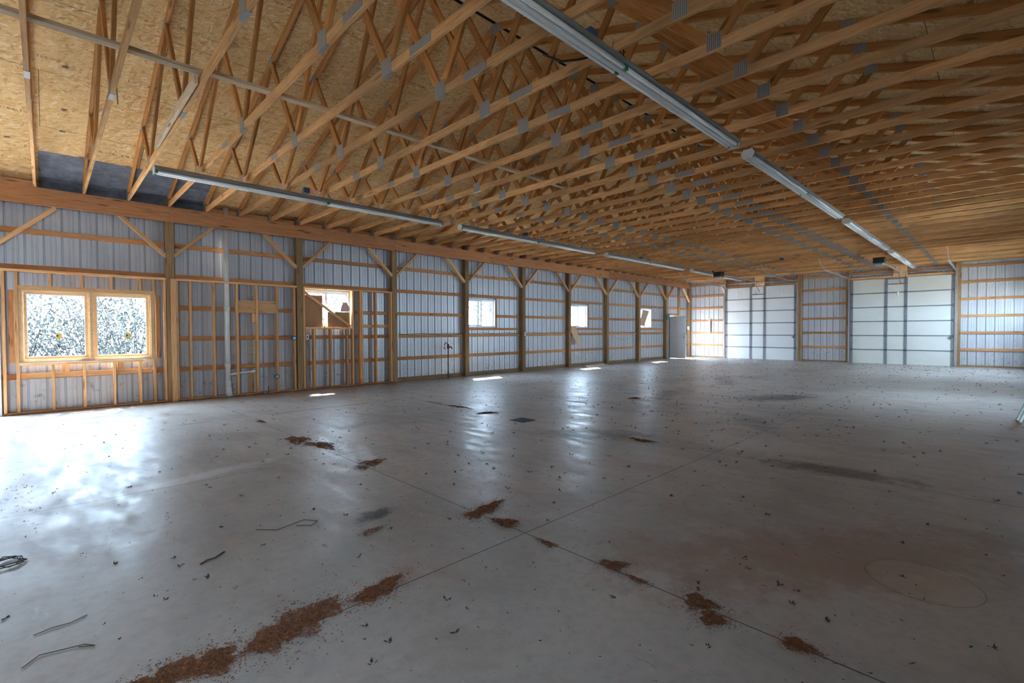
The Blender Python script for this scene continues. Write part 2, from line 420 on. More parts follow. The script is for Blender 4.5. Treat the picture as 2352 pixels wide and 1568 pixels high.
# ------------------------------------------------------------------ ribbed metal walls
def siding(name, axis, fixed, a0, a1, z0, ztop, holes, out):
    """ribbed sheet wall; axis 0: runs along x at y=fixed, axis 1: runs along y at x=fixed. out = +-1 is the outdoor side"""
    cuts = []; u = a0
    per = 0.2286
    k0 = int(math.floor(a0/per))
    prof = [(0, 0), (0.004, 0.03), (0.026, 0.03), (0.030, 0), (0.094, 0), (0.099, 0.006), (0.112, 0.006), (0.117, 0), (0.148, 0), (0.153, 0.006), (0.166, 0.006), (0.171, 0)]
    pts = []
    for k in range(k0, int(a1/per)+2):
        for (du, d) in prof:
            q = k*per + du
            if a0 < q < a1: pts.append((q, d))
    edges = {a0, a1}
    for h in holes: edges |= {h[0], h[1]}
    for e in edges: pts.append((e, 0.0))
    pts.sort()
    zs = sorted({z0} | {h[2] for h in holes} | {h[3] for h in holes} | {3.2})
    zs = [z for z in zs if z >= z0 - 1e-6]
    mb = MB()
    def P(q, d, z): return (q, fixed+out*d, z) if axis == 0 else (fixed+out*d, q, z)
    for (q0, d0), (q1, d1) in zip(pts, pts[1:]):
        if q1 - q0 < 1e-5: continue
        mid = (q0+q1)/2
        for i, za in enumerate(zs):
            zb = zs[i+1] if i+1 < len(zs) else None
            if zb is not None:
                if any(h[0]-1e-6 < mid < h[1]+1e-6 and h[2]-1e-6 < (za+zb)/2 < h[3]+1e-6 for h in holes): continue
                mb.quad(P(q0, d0, za), P(q1, d1, za), P(q1, d1, zb), P(q0, d0, zb))
            else:
                mb.quad(P(q0, d0, za), P(q1, d1, za), P(q1, d1, ztop(q1)), P(q0, d0, ztop(q0)))
    o = mb.build(name, M_metal); tag(o, kind='structure'); return o
WIN = {1: (-0.26, 1.46, 0.87, 2.02), 2: (4.28, 5.43, 1.47, 2.33), 3: (9.16, 10.32, 1.46, 2.34), 4: (14.04, 15.17, 1.46, 2.34), 5: (18.92, 20.02, 1.46, 2.34)}
DOORH = (21.72, 22.60, 0.0, 2.05); NDOOR = (-2.0, -0.60, 0.0, 2.05)
siding('wall_left', 0, SID, XN, 23.82, -0.14, lambda q: 3.92, [v for v in WIN.values()] + [DOORH, NDOOR], 1)
FILL_WIN = [(-2.3, -0.8, 1.75, 2.75)] + [(x, x+1.8, 1.6, 2.6) for x in (11.4, 18.0, 20.9)]  # added windows in the unseen right wall, letting in fill light
siding('wall_right', 0, YR, XN, 23.82, -0.14, lambda q: 3.92, FILL_WIN, -1)
GD = {1: (6.36, 9.42), 2: (1.26, 4.40)}
siding('wall_far', 1, 23.80, YR, SID, -0.14, lambda q: zr(q)+0.02, [(6.42, 9.36, -0.14, 3.29), (1.32, 4.34, -0.14, 3.29)], 1)
siding('wall_near', 1, XN, YR, SID, -0.14, lambda q: zr(q)+0.02, [], -1)

# roof sheathing: each slope its own slab, local XY in the plane of the slope
def slope(name, sgn):
    L = math.hypot(Y1+0.35-YP, SL*(Y1+0.35-YP)); gap = 0.032
    me = MB().box(XN-0.3, 24.1, gap, L, 0.0, 0.012).mesh(name, M_osb)
    o = link(name, me); ang = math.atan(SL)
    if sgn > 0:   # falls towards +y
        o.rotation_euler = (-ang, 0, 0)
    else:
        o.rotation_euler = (-ang, 0, math.pi); me.transform(Matrix.Translation((-(24.1+XN-0.3), 0, 0)))
    o.location = (0, YP, zr(YP)+0.001); tag(o, kind='structure'); return o
slope('ceiling', 1); slope('ceiling', -1)

# ------------------------------------------------------------------ ridge vent
rv = MB().prism([(YP-0.12, zr(YP)-0.030), (YP, zr(YP)+0.010), (YP+0.12, zr(YP)-0.030), (YP+0.06, zr(YP)+0.08), (YP-0.06, zr(YP)+0.08)], XN-0.3, 24.1).build('ridge_vent', M_slot)
tag(rv, 'long black slotted ridge vent showing along the peak of the strand board roof', 'vent')

# ------------------------------------------------------------------ trusses
BJ = [8.70, 6.40, 4.08, 1.78]; TJ = [9.31, 7.27, YP, 3.21, 1.17]
def make_truss(x):
    t = empty('roof_truss', (x, Y1, ZT))
    zb = ZT + 0.0445
    beam('bottom_chord', (x, Y0, zb), (x, Y1+0.03, zb), 0.089, 0.038, M_chord, t)
    n = Vector((0, SL, 1)).normalized()
    for sg in (1, -1):
        yb = Y1+0.03 if sg > 0 else Y0-0.03
        nn = Vector((0, SL*sg, 1)).normalized()
        a = Vector((x, yb, zr(yb))) - nn*0.0465; c = Vector((x, YP, zr(YP))) - nn*0.0465
        beam('top_chord', a, c, 0.089, 0.038, M_web, t, nn)
    def tj(i):
        y = TJ[i]; return Vector((x, y, zr(y)-0.055 if y != YP else zr(y)-0.09))
    def bj(i): return Vector((x, BJ[i], zb))
    for b_, t_ in ((0, 0), (0, 1), (1, 1), (1, 2), (2, 2), (2, 3), (3, 3), (3, 4)):
        beam('web', bj(b_), tj(t_), 0.089, 0.036, M_web, t, (0, 1, 0) if abs(bj(b_).y-tj(t_).y) < 1.5 else (0, 0, 1))
    def gp(y, z, sy, sz, tilt=0):
        me = BCACHE.get(('gp', sy, sz))
        if me is None:
            me = MB().box(-sy/2, sy/2, -0.0215, 0.0215, -sz/2, sz/2).mesh('gusset_plate', M_plate); BCACHE[('gp', sy, sz)] = me
        o = link('gusset_plate', me, t); o.rotation_euler = (0, tilt, math.pi/2); o.location = (0, y-Y1, z-ZT)
        return o
    for i, y in enumerate(BJ): gp(y, zb+0.03, 0.13 if i in (0, 3) else 0.17, 0.14 if i in (0, 3) else 0.155)
    for y, s_ in ((7.16, 0.22), (3.52, 0.32)): gp(y, zb, s_, 0.078)
    for i, y in enumerate(TJ):
        gp(y, tj(i).z+0.004, 0.14 if y != YP else 0.2, 0.11 if y != YP else 0.13, 0)
    gp(Y1-0.14, ZT+0.075, 0.17, 0.12); gp(Y0+0.14, ZT+0.075, 0.17, 0.12)
    return t
PD = ['post right of the double window', 'post left of the boarded window', 'post where the stud framing ends',
      'post left of the clear slider window', 'post right of the clear slider window', 'post left of the window with hanging cardboard',
      'post right of the window with hanging cardboard', 'post left of the window with tilted cardboard', 'post beside the open white door',
      'post in the far left corner']
T0 = make_truss(-0.078)
index_kids(T0)
ORD = ['', 'first', 'second', 'third']
for j in range(0, 40):
    t = T0 if j == 0 else copy_tree(T0, (-0.078+0.6096*j, Y1, ZT))
    if j < 3: lb = 'pine roof truss %s left of the one over the %s' % (ORD[3-j], PD[0])
    else:
        k, r = divmod(j-3, 4)
        lb = ('pine roof truss right over the %s' % PD[k]) if r == 0 else ('%s pine roof truss beyond the %s' % (ORD[r], PD[k]))
    tag(t, lb, 'roof truss', 'wooden roof trusses in a row')

# ------------------------------------------------------------------ posts, header beam, knee braces
for k, x in enumerate(POSTX):
    o = beam('post', (x, W+0.07, 0), (x, W+0.07, 3.9 if k < 9 else 3.75), 0.14, 0.14, M_treated, None, (0, 1, 0))
    tag(o, 'brown treated square wooden ' + PD[k], 'post', 'posts along the window wall')
hb = empty('header_beam', (-3.1, W-0.02, 3.46))
xs = [-3.1] + [POSTX[k] for k in (0, 2, 4, 6, 8)] + [23.55]
for a, b in zip(xs, xs[1:]):
    beam('plank', (a, W-0.02, 3.603), (b-0.002, W-0.02, 3.603), 0.29, 0.04, M_beam, hb)
tag(hb, 'long reddish wooden header beam running over the posts of the window wall', 'beam')
ob = wbox('eave_board', M_pine, XN, 23.78, W+0.145, W+0.175, 3.62, 3.875)
tag(ob, 'orange pine board behind the trusses above the long header beam', 'board')
for k, x in enumerate(POSTX):
    for sd in (-1, 1):
        if k == 9 and sd == 1: continue
        yb = W + 0.045
        o = beam('knee_brace', (x+sd*0.055, yb, 2.80), (x+sd*0.74, yb, 3.47), 0.085, 0.06, M_pine, None, (0, 1, 0))
        o = tag(o, 'diagonal pine knee brace, %s side of the %s' % ('left' if sd < 0 else 'right', PD[k]), 'brace', 'knee braces under the header beam')
o = beam('knee_brace', (-0.69+0.055, W+0.045, 2.66), (0.16, W+0.045, 3.45), 0.085, 0.06, M_pine, None, (0, 1, 0))
tag(o, 'diagonal pine knee brace rising from the left edge above the double window', 'brace', 'knee braces under the header beam')
o = beam('post', (-0.66, W+0.07, 2.07), (-0.66, W+0.07, 3.9), 0.14, 0.12, M_treated, None, (0, 1, 0))
tag(o, 'brown treated wooden post at the left edge above the daylit doorway', 'post')

# ------------------------------------------------------------------ girts
BAY = ['behind the double window framing', 'behind the white vent pipe', 'behind the boarded window framing', 'in the bay with the red-handled hydrant',
       'in the bay of the clear slider window', 'in the plain bay right of the clear slider window', 'in the bay with hanging cardboard',
       'in the bay with the sagging wire', 'in the bay with tilted cardboard', 'in the bay of the open white door']
ROW = ['lowest', 'second lowest', 'middle', 'second highest', 'topmost']
ZG = [0.61, 1.215, 1.82, 2.43, 3.035]
for b in range(10):
    x0 = POSTX[b-1]-0.0 if b else -0.59
    x1 = POSTX[b]
    for r, z in enumerate(ZG):
        a, c = x0+0.005, x1-0.005
        if b == 0 and r in (1, 2): continue
        if b == 2 and r == 2: a = 5.48
        if b in (4, 6, 8) and r == 2: a = WIN[{4: 3, 6: 4, 8: 5}[b]][1] + 0.10
        if b == 9 and r < 3: a = 22.64
        o = beam('wall_girt', (a, W+0.162, z), (c, W+0.162, z), 0.089, 0.036, M_girt)
        tag(o, '%s pine wall girt %s' % (ROW[r], BAY[b]), 'girt', 'horizontal girts of the window wall')
for b, wi in ((4, 3), (6, 4), (8, 5)):
    o = beam('sill_board', (WIN[wi][0]-0.02, W+0.162, 1.41), (POSTX[b]-0.08, W+0.162, 1.41), 0.07, 0.036, M_girt)
    tag(o, 'pine board just under the window %s' % BAY[b], 'board', 'boards under the slider windows')
    o = beam('jamb_board', (WIN[wi][1]+0.05, W+0.160, 1.45), (WIN[wi][1]+0.05, W+0.160, 2.385), 0.07, 0.034, M_girt, None, (1, 0, 0))
    tag(o, 'upright pine board right of the window %s' % BAY[b], 'board', 'uprights beside the slider windows')
o = beam('jamb_post', (22.66, W+0.10, 0.0), (22.66, W+0.10, 3.46), 0.085, 0.08, M_treated, None, (0, 1, 0))
tag(o, 'short wooden jamb post rising behind the open white door to the beam', 'post')
o = beam('door_header_board', (21.33, W+0.15, 2.12), (22.6, W+0.15, 2.12), 0.09, 0.05, M_girt)
tag(o, 'pine board across the top of the far doorway', 'board')
# sill plate along the base of the unframed bays
o = wbox('skirt_board', M_treated, POSTX[2]+0.08, 21.6, W+0.15, W+0.178, 0.0, 0.10)
tag(o, 'dark treated skirt board along the floor under the ribbed siding', 'board')

# ------------------------------------------------------------------ stud framing
SY0, SY1 = W-0.01, W+0.125
def frame(name, x0, x1, label, studs, topz, extra):
    t = empty(name, (x0, W, 0)); tag(t, label, 'wall frame', 'new stud frames along the window wall')
    wz = topz
    beam('top_plate', (x0, (SY0+SY1)/2, wz-0.02), (x1, (SY0+SY1)/2, wz-0.02), SY1-SY0, 0.04, M_pine, t, (0, 1, 0))
    beam('sole_plate', (x0, (SY0+SY1)/2, 0.02), (x1, (SY0+SY1)/2, 0.02), SY1-SY0, 0.04, M_girt, t, (0, 1, 0))
    for x, a, b in studs:
        beam('stud', (x, (SY0+SY1)/2, a), (x, (SY0+SY1)/2, b), SY1-SY0-0.002, 0.038, M_pine, t, (0, 1, 0))
    for (nm, a, b, wd, tk, side) in extra:
        beam(nm, a, b, wd, tk, M_pine, t, side)
    return t
ym = (SY0+SY1)/2
full = lambda xs, tz=2.385: [(x, 0.04, tz-0.04) for x in xs]
low = lambda xs: [(x, 0.04, 0.80) for x in xs]
frame('stud_wall_frame', -0.51, 1.675, 'pine stud frame around the large double window', 
      full([-0.475, -0.325, 1.487, 1.655]) + low([0.09, 0.486, 0.895, 1.267]) + [(x, 2.12, 2.345) for x in (0.07, 0.472, 0.872, 1.283)], 2.385,
      [('window_sill_plate', (-0.306, ym, 0.82), (1.468, ym, 0.82), 0.13, 0.038, (0, 1, 0)), ('window_header', (-0.306, ym, 2.10), (1.468, ym, 2.10), 0.13, 0.04, (0, 1, 0)),
       ('blocking', (-0.30, W+0.145, 0.62), (1.46, W+0.145, 0.62), 0.089, 0.03, (0, 0, 1)),
       ('blocking', (-0.39, W+0.14, 0.85), (-0.39, W+0.14, 2.05), 0.07, 0.03, (1, 0, 0)), ('blocking', (1.56, W+0.14, 0.85), (1.56, W+0.14, 2.05), 0.07, 0.03, (1, 0, 0)),
       ('blocking', (0.25, W+0.13, 0.66), (0.25, W+0.13, 0.80), 0.09, 0.036, (1, 0, 0)), ('blocking', (0.99, W+0.13, 0.66), (0.99, W+0.13, 0.80), 0.09, 0.036, (1, 0, 0))])
frame('stud_wall_frame', 1.83, 4.11, 'pine stud frame behind the white vent pipe', full([1.85, 2.073, 2.477, 2.90, 3.281, 3.69, 4.065]), 2.385,
      [('blocking', (2.92, ym-0.02, 1.88), (3.26, ym-0.02, 1.88), 0.27, 0.038, (0, 0, 1)), ('blocking', (3.30, ym-0.02, 1.88), (3.67, ym-0.02, 1.88), 0.27, 0.038, (0, 0, 1)),
       ('nailing_block', (3.225, ym, 1.55), (3.225, ym, 1.74), 0.05, 0.07, (0, 1, 0)), ('nailing_block', (3.24, ym, 2.02), (3.24, ym, 2.12), 0.05, 0.05, (0, 1, 0)),
       ('backing_board', (3.19, W+0.15, 0.04), (3.19, W+0.15, 0.52), 0.09, 0.02, (1, 0, 0))])
frame('stud_wall_frame', 4.265, 6.55, 'pine stud frame around the boarded-up window', full([4.275, 5.456, 5.655, 5.70, 6.086, 6.52]) + [(x, 0.04, 1.40) for x in (4.504, 4.90, 5.316)], 2.385,
      [('window_sill_plate', (4.295, ym, 1.425), (5.437, ym, 1.425), 0.13, 0.038, (0, 1, 0)), ('blocking', (5.72, W+0.14, 1.48), (6.5, W+0.14, 1.48), 0.08, 0.03, (0, 0, 1)),
       ('blocking', (5.72, W+0.14, 1.82), (6.5, W+0.14, 1.82), 0.08, 0.03, (0, 0, 1))])
# sistered stud beside the first post
o = beam('cleat_board', (1.757+0.035, W-0.019, 0), (1.757+0.035, W-0.019, 2.37), 0.085, 0.036, M_pine, None, (1, 0, 0))
tag(o, 'pale pine board nailed to the face of the post right of the double window', 'board')

# ------------------------------------------------------------------ windows
def pane_mesh(x0, x1, z0, z1, y): return MB().box(x0, x1, y-0.002, y+0.002, z0, z1)
def ring(mb, x0, x1, z0, z1, w_, y0, y1):
    mb.box(x0, x1, y0, y1, z0, z0+w_); mb.box(x0, x1, y0, y1, z1-w_, z1)
    mb.box(x0, x0+w_, y0, y1, z0+w_, z1-w_); mb.box(x1-w_, x1, y0, y1, z0+w_, z1-w_); return mb
# window 1: wooden double casement
t = empty('window_1', (-0.30, W, 0.84)); tag(t, kind='structure')
ring(MB(), -0.304, 1.466, 0.842, 2.078, 0.03, W+0.0, W+0.15).build_at('window_frame', M_frame, (-0.3, W, 0.84), t)
ring(ring(MB(), -0.272, 0.572, 0.874, 2.046, 0.022, W+0.03, W+0.14), 0.608, 1.434, 0.874, 2.046, 0.022, W+0.03, W+0.14).build_at('window_frame', M_frame, (-0.3, W, 0.84), t)
MB().box(0.572, 0.608, W+0.0, W+0.14, 0.872, 2.048).build_at('window_mullion', M_frame, (0.59, W, 1.4), t)
for a, b in ((-0.25, 0.55), (0.63, 1.412)):
    s_ = ring(MB(), a+0.002, b-0.002, 0.898, 2.022, 0.035, W+0.06, W+0.10).build_at('sash', M_frame, (a, W, 0.9), t)
    ring(MB(), a+0.034, b-0.034, 0.93, 1.99, 0.012, W+0.068, W+0.092).build_at('sash_bead', M_white, (a, W, 0.9), s_)
    pane_mesh(a+0.044, b-0.044, 0.94, 1.98, W+0.08).build_at('window_pane', M_glass, ((a+b)/2, W+0.08, 1.4), s_)
    xm = (a+b)/2 + (0.08 if a > 0 else 0.02)
    sk = wbox('sticker', M_sticker, xm-0.035, xm+0.035, W+0.071, W+0.077, 1.24, 1.33, t)
    wbox('sticker_mark', M_black, xm-0.03, xm-0.005, W+0.0695, W+0.0715, 1.275, 1.30, sk)
wbox('window_sill', M_white, -0.31, 1.47, W-0.02, W+0.13, 0.835, 0.845, t)
# sliders
def slider(n, covered=False):
    x0, x1, z0, z1 = WIN[n]
    t = empty('window_%d' % n, (x0, SID, z0)); tag(t, kind='structure')
    y0, y1 = W+0.125, SID+0.03
    ring(MB(), x0, x1, z0, z1, 0.035, y0, y1).build_at('window_frame', M_white, (x0, SID, z0), t)
    xm = (x0+x1)/2 - 0.02
    for (a, b, yy) in ((x0+0.035, xm+0.03, y0+0.028), (xm-0.01, x1-0.035, y0+0.062)):
        sh = ring(MB(), a, b, z0+0.036, z1-0.036, 0.045, yy-0.014, yy+0.014).build_at('sash', M_white, (a, yy, z0), t)
        pane_mesh(a+0.04, b-0.04, z0+0.076, z1-0.076, yy).build_at('window_pane', M_glass, ((a+b)/2, yy, (z0+z1)/2), sh)
    wbox('track_seal', M_black, xm+0.032, xm+0.044, y0+0.03, y0+0.046, z0+0.04, z1-0.04, t)
    return t
for n in (2, 3, 4, 5): slider(n)
for n, v in WIN.items(): portal(((v[0]+v[1])/2, SID+0.06, (v[2]+v[3])/2), v[1]-v[0], v[3]-v[2], (0, -1, 0))
portal(((DOORH[0]+DOORH[1])/2, SID+0.06, 1.02), 0.88, 2.05, (0, -1, 0))
for v in FILL_WIN: portal(((v[0]+v[1])/2, YR-0.06, (v[2]+v[3])/2), v[1]-v[0], v[3]-v[2], (0, 1, 0))
for n, v in enumerate(FILL_WIN):  # frames and panes of the added, unseen fill-light openings
    t = empty('window_%d' % (6+n), (v[0], YR, v[2])); tag(t, kind='structure')
    ring(MB(), v[0], v[1], v[2], v[3], 0.04, YR-0.03, YR+0.03).build_at('window_frame', M_white, (v[0], YR, v[2]), t)
    pane_mesh(v[0]+0.03, v[1]-0.03, v[2]+0.03, v[3]-0.03, YR).build_at('window_pane', M_glass, ((v[0]+v[1])/2, YR, 1.8), t)
portal(((NDOOR[0]+NDOOR[1])/2, SID+0.06, 1.02), 1.4, 2.05, (0, -1, 0))

# ------------------------------------------------------------------ boards on windows
xb0, xb1, zb0, zb1 = WIN[2]
o = wbox('cover_board', M_ply, 4.30, 4.735, W+0.085, W+0.095, 1.455, 2.20); tag(o, 'brown board covering the left half of the boarded window', 'board')
o = wbox('cover_board', M_ply, 4.86, 5.40, W+0.085, W+0.095, 1.455, 1.82); tag(o, 'brown board covering the lower right of the boarded window', 'board')
o = beam('diagonal_strip', (4.31, W+0.072, 2.26), (5.42, W+0.072, 1.475), 0.06, 0.02, M_pine); tag(o, 'thin pine strip nailed diagonally across the boarded window', 'board')
m = MB()
m.v = [(5.17, W+0.09, 1.83), (5.385, W+0.09, 1.83), (5.40, W+0.05, 1.90), (5.345, W+0.085, 2.06), (5.24, W+0.085, 2.06),
       (5.17, W+0.094, 1.83), (5.385, W+0.094, 1.83), (5.40, W+0.054, 1.90), (5.345, W+0.089, 2.06), (5.24, W+0.089, 2.06)]
m.f = [(0, 1, 2, 3, 4), (9, 8, 7, 6, 5), (0, 5, 6, 1), (1, 6, 7, 2), (2, 7, 8, 3), (3, 8, 9, 4), (4, 9, 5, 0)]
o = m.build_at('cardboard_flap', M_cardp, (5.3, W+0.09, 1.83)); tag(o, 'grey pink cardboard flap standing on the right cover board of the boarded window', 'cardboard')
def leaf_card(name, corners, thick, m, label, bow=0.0):
    """a slightly bowed sheet through 4 corners"""
    A, B, C, D = [Vector(c) for c in corners]; n = (B-A).cross(D-A).normalized(); mb = MB(); N = 6
    idx = {}
    for s_ in (0, 1):
        for i in range(N+1):
            for j in range(2):
                u = i/N; p = (A.lerp(D, u) if j == 0 else B.lerp(C, u)) + n*(thick*s_ + bow*math.sin(u*math.pi))
                idx[(s_, i, j)] = len(mb.v); mb.v.append(tuple(p))
    for i in range(N):
        mb.f.append((idx[0, i, 0], idx[0, i, 1], idx[0, i+1, 1], idx[0, i+1, 0]))
        mb.f.append((idx[1, i, 0], idx[1, i+1, 0], idx[1, i+1, 1], idx[1, i, 1]))
        for j in (0, 1): mb.f.append((idx[0, i, j], idx[0, i+1, j], idx[1, i+1, j], idx[1, i, j]))
    for i in (0, N): mb.f.append((idx[0, i, 0], idx[1, i, 0], idx[1, i, 1], idx[0, i, 1]))
    o = mb.build_at(name, m, tuple((A+C)/2)); return tag(o, label, 'cardboard')
leaf_card('cardboard_sheet', [(14.05, W+0.115, 1.52), (14.42, W+0.115, 1.53), (14.60, W-0.06, 0.80), (14.22, W-0.10, 0.86)][::1], 0.006, M_card, 'tan cardboard sheet hanging below the window', 0.03)
leaf_card('cardboard_sheet', [(18.93, W+0.11, 1.56), (19.36, W+0.11, 1.54), (19.80, W+0.11, 2.24), (19.22, W+0.11, 2.28)], 0.006, M_card, 'tan cardboard sheet tilted against the last small window', 0.0)
m = MB()
for (dx, dz, s_) in ((0, 0, 1), (0.05, 0.06, 0.7), (-0.04, -0.07, 0.8), (0.03, -0.03, 0.6)):
    a = random.random()*3
    m.tube([(14.24+dx-0.06*s_, W+0.115, 2.0+dz-0.04), (14.24+dx, W+0.11, 2.0+dz+0.05*s_), (14.24+dx+0.07*s_, W+0.115, 2.0+dz-0.03)], 0.012, 5)
o = m.build_at('torn_tape_scrap', M_black, (14.24, W+0.11, 2.0)); tag(o, 'small dark torn scrap stuck to the window with hanging cardboard', 'scrap')
leaf_card('cardboard_sheet', [(14.05, 10.55, 0.004), (15.8, 10.85, 0.004), (15.7, 11.12, 0.02), (14.4, 10.95, 0.03)], 0.006, M_cardp, 'flattened pinkish cardboard lying on the floor below the hanging cardboard', 0.03)

# ------------------------------------------------------------------ far wall framing and garage doors
FY = {'d1l': 9.49, 'd1r': 6.28, 'd2l': 4.47, 'd2r': 1.19}
for k, lb, y in (('a', 'treated wooden jamb post left of the far panelled garage door', 9.49), ('b', 'treated wooden jamb post right of the far panelled garage door', 6.27),
              ('c', 'treated wooden jamb post left of the plain cream garage door', 4.48), ('d', 'treated wooden jamb post right of the plain cream garage door', 1.18)):
    o = beam('jamb_post', (XF+0.07, y, 0), (XF+0.07, y, 3.76), 0.14, 0.14, M_treated, None, (0, 1, 0)); tag(o, lb, 'post', 'garage door jamb posts')
    sg = 1 if k in 'ac' else -1
    o = beam('jamb_board', (XF-0.02, y-sg*0.045, 0), (XF-0.02, y-sg*0.045, 3.70), 0.06, 0.038, M_girt, None, (0, 1, 0))
    tag(o, lb.replace('treated wooden jamb post', 'narrow pine track board'), 'board', 'track boards of the garage doors')
SEG = [('left of the far panelled garage door', 9.57, SID-0.19, None), ('between the two garage doors', 4.56, 6.19, None), ('right of the cream garage door', YR+0.02, 1.10, None)]
for nm, a, b, _ in SEG:
    for r, z in enumerate(ZG + [3.60]):
        if r == 5: lbr = 'uppermost'
        else: lbr = ROW[r] if r < 4 else 'second from top'
        o = beam('wall_girt', (XF+0.15, a, z+0.01), (XF+0.15, b, z+0.01), 0.089, 0.036, M_girt)
        tag(o, '%s pine girt of the far wall %s' % (lbr, nm), 'girt', 'horizontal girts of the far wall')
    o = wbox('skirt_board', M_treated, XF+0.15, XF+0.178, a, b, 0, 0.06); tag(o, 'dark board along the floor of the far wall %s' % nm, 'board', 'skirt boards of the far wall')
o = beam('blocking', (XF+0.10, 10.26, 1.19), (XF+0.10, 10.26, 1.90), 0.10, 0.03, M_cardp, None, (0, 1, 0)); tag(o, 'short upright board between two girts left of the panelled garage door', 'board')

def garage_door(n, y0, y1, m, panelled):
    t = empty('door_%d' % n, (XF-0.04, y0, 0)); tag(t, kind='structure')
    H = 3.34; ns = 6; h = H/ns; x0, x1 = XF-0.06, XF-0.015
    for i in range(ns):
        mb = MB().box(x0, x1, y0, y1, i*h+0.004, (i+1)*h-0.006).box(x1-0.02, x1-0.004, y0, y1, max(0.0, i*h-0.004), (i+1)*h+0.003)
        if panelled and i == ns-1:
            for c in range(5):
                if c == 2: ya, yb = y0+1.27, y0+1.72
                else: ya, yb = {0: (y0+0.1, y0+0.56), 1: (y0+0.68, y0+1.13), 3: (y0+1.85, y0+2.35), 4: (y0+2.47, y1-0.1)}[c]
                # raised moulding
                for (a, b, c0, d) in ((ya, yb, i*h+0.08, i*h+0.10), (ya, yb, i*h+0.44, i*h+0.46), (ya, ya+0.02, i*h+0.10, i*h+0.44), (yb-0.02, yb, i*h+0.10, i*h+0.44)):
                    mb.box(x0-0.008, x0+0.002, a, b, c0, d)
        s_ = mb.build_at('door_section', m, (x0, y0, i*h), t)
        if i > 0:
            MB().box(x0-0.007, x0+0.002, y0+0.01, y1-0.01, i*h-0.020, i*h-0.007).box(x0-0.007, x0+0.002, y0+0.01, y1-0.01, i*h+0.005, i*h+0.018).build_at('section_rail', M_dgalv, (x0, y0, i*h), t)
    Wd = y1-y0
    left = y1
    for yy, w_ in ((y1-0.045, 0.09), (y1-1.16, 0.09), (y1-1.76, 0.09), (y0+0.045, 0.09)):
        for i in range(ns):
            wbox('stile', M_dgalv, x0-0.016, x0-0.004, yy-w_/2, yy+w_/2, i*h+0.01, (i+1)*h-0.01, t)
        for i in range(1, ns):
            hg = MB().box(x0-0.034, x0-0.012, yy-0.022, yy+0.022, i*h-0.05, i*h+0.05)
            hg.tube([(x0-0.04, yy-0.035, i*h), (x0-0.04, yy+0.035, i*h)], 0.012, 6)
            hg.build_at('hinge', M_pipe, (x0, yy, i*h), t)
    for z in (3.10, 3.30) if not panelled else (2.98,):
        wbox('reinforcing_bar', M_dgalv, x0-0.045, x0-0.012, y1-1.76, y1-1.16, z-0.015, z+0.015, t)
    wbox('bottom_seal', M_black, x0, x1, y0, y1, 0.0, 0.02, t)
    lk_ = MB().box(x0-0.03, x0-0.012, y0+0.02, y0+0.18, 1.02, 1.05).box(x0-0.035, x0-0.012, y0+0.09, y0+0.12, 0.98, 1.09)
    lk_.build_at('door_lock', M_pipe, (x0, y0, 1.0), t)
    return t
for n, (a, b) in enumerate(((6.36, 9.42), (1.26, 4.40))):
    tr = MB().box(XF-0.010, 23.815, a-0.02, b+0.02, 3.295, 3.35).box(XF+0.0, 23.815, a-0.01, a+0.055, -0.01, 3.30).box(XF+0.0, 23.815, b-0.055, b+0.01, -0.01, 3.30)
    tag(tr.build('trim_%d' % (n+1), M_white), kind='structure')
garage_door(1, 6.36, 9.42, M_pdoor, True)
garage_door(2, 1.26, 4.40, M_pdoor2, False)

def track(y, sg, label):
    """steel door track: upright, bend, level run back into the hall with its hangers"""
    t = empty('garage_door_track', (XF-0.1, y, 0)); tag(t, label, 'door track', 'overhead door tracks')
    def cs(path, name):
        mb = MB(); prev = None
        for p, nrm in path:
            p = Vector(p); nrm = Vector(nrm); b = len(mb.v)
            for (a, c) in ((-0.02, 0), (0.02, 0), (0.02, 0.045), (0.014, 0.045), (0.014, 0.006), (-0.014, 0.006), (-0.014, 0.045), (-0.02, 0.045)):
                mb.v.append(tuple(p + nrm*a + Vector((0, -sg*(-c), 0))))
            if prev is not None:
                for i in range(8): mb.f.append((prev+i, prev+(i+1) % 8, b+(i+1) % 8, b+i))
            prev = b
        return mb.build_at(name, M_galv, (XF-0.1, y, 0), t)
    x = XF-0.10; R = 0.38; zt = 3.44
    path = [((x, y, 0.02), (1, 0, 0)), ((x, y, zt-R), (1, 0, 0))]
    for i in range(1, 8):
        a = math.pi/2*i/8; path.append(((x-R+R*math.cos(a), y, zt-R+R*math.sin(a)), (math.cos(a), 0, math.sin(a))))
    path += [((x-R, y, zt), (0, 0, 1)), ((19.55, y, zt), (0, 0, 1))]
    cs(path, 'rail')
    beam('hanger', (19.62, y+0.03*sg, zt-0.02), (19.62, y+0.03*sg, 3.80), 0.03, 0.004, M_galv, t, (1, 0, 0), 0.001)
    beam('hanger', (19.62, y+0.034*sg, zt), (18.9, y+0.034*sg, 3.78), 0.03, 0.004, M_galv, t, (0, 0, 1), 0.001)
    beam('hanger', (21.6, y+0.03*sg, zt-0.02), (21.6, y+0.03*sg, 3.80), 0.03, 0.004, M_galv, t, (1, 0, 0), 0.001)
    for z in (0.4, 1.2, 2.0, 2.8):
        MB().box(x-0.01, XF-0.002, y+sg*0.03, y+sg*0.036, z-0.02, z+0.02).build_at('bracket', M_galv, (x, y, z), t)
    return t
track(9.44, 1, 'galvanised track at the left edge of the panelled garage door')
track(6.34, -1, 'galvanised track at the right edge of the panelled garage door')
track(4.42, 1, 'galvanised track at the left edge of the cream garage door')
track(1.24, -1, 'galvanised track at the right edge of the cream garage door')
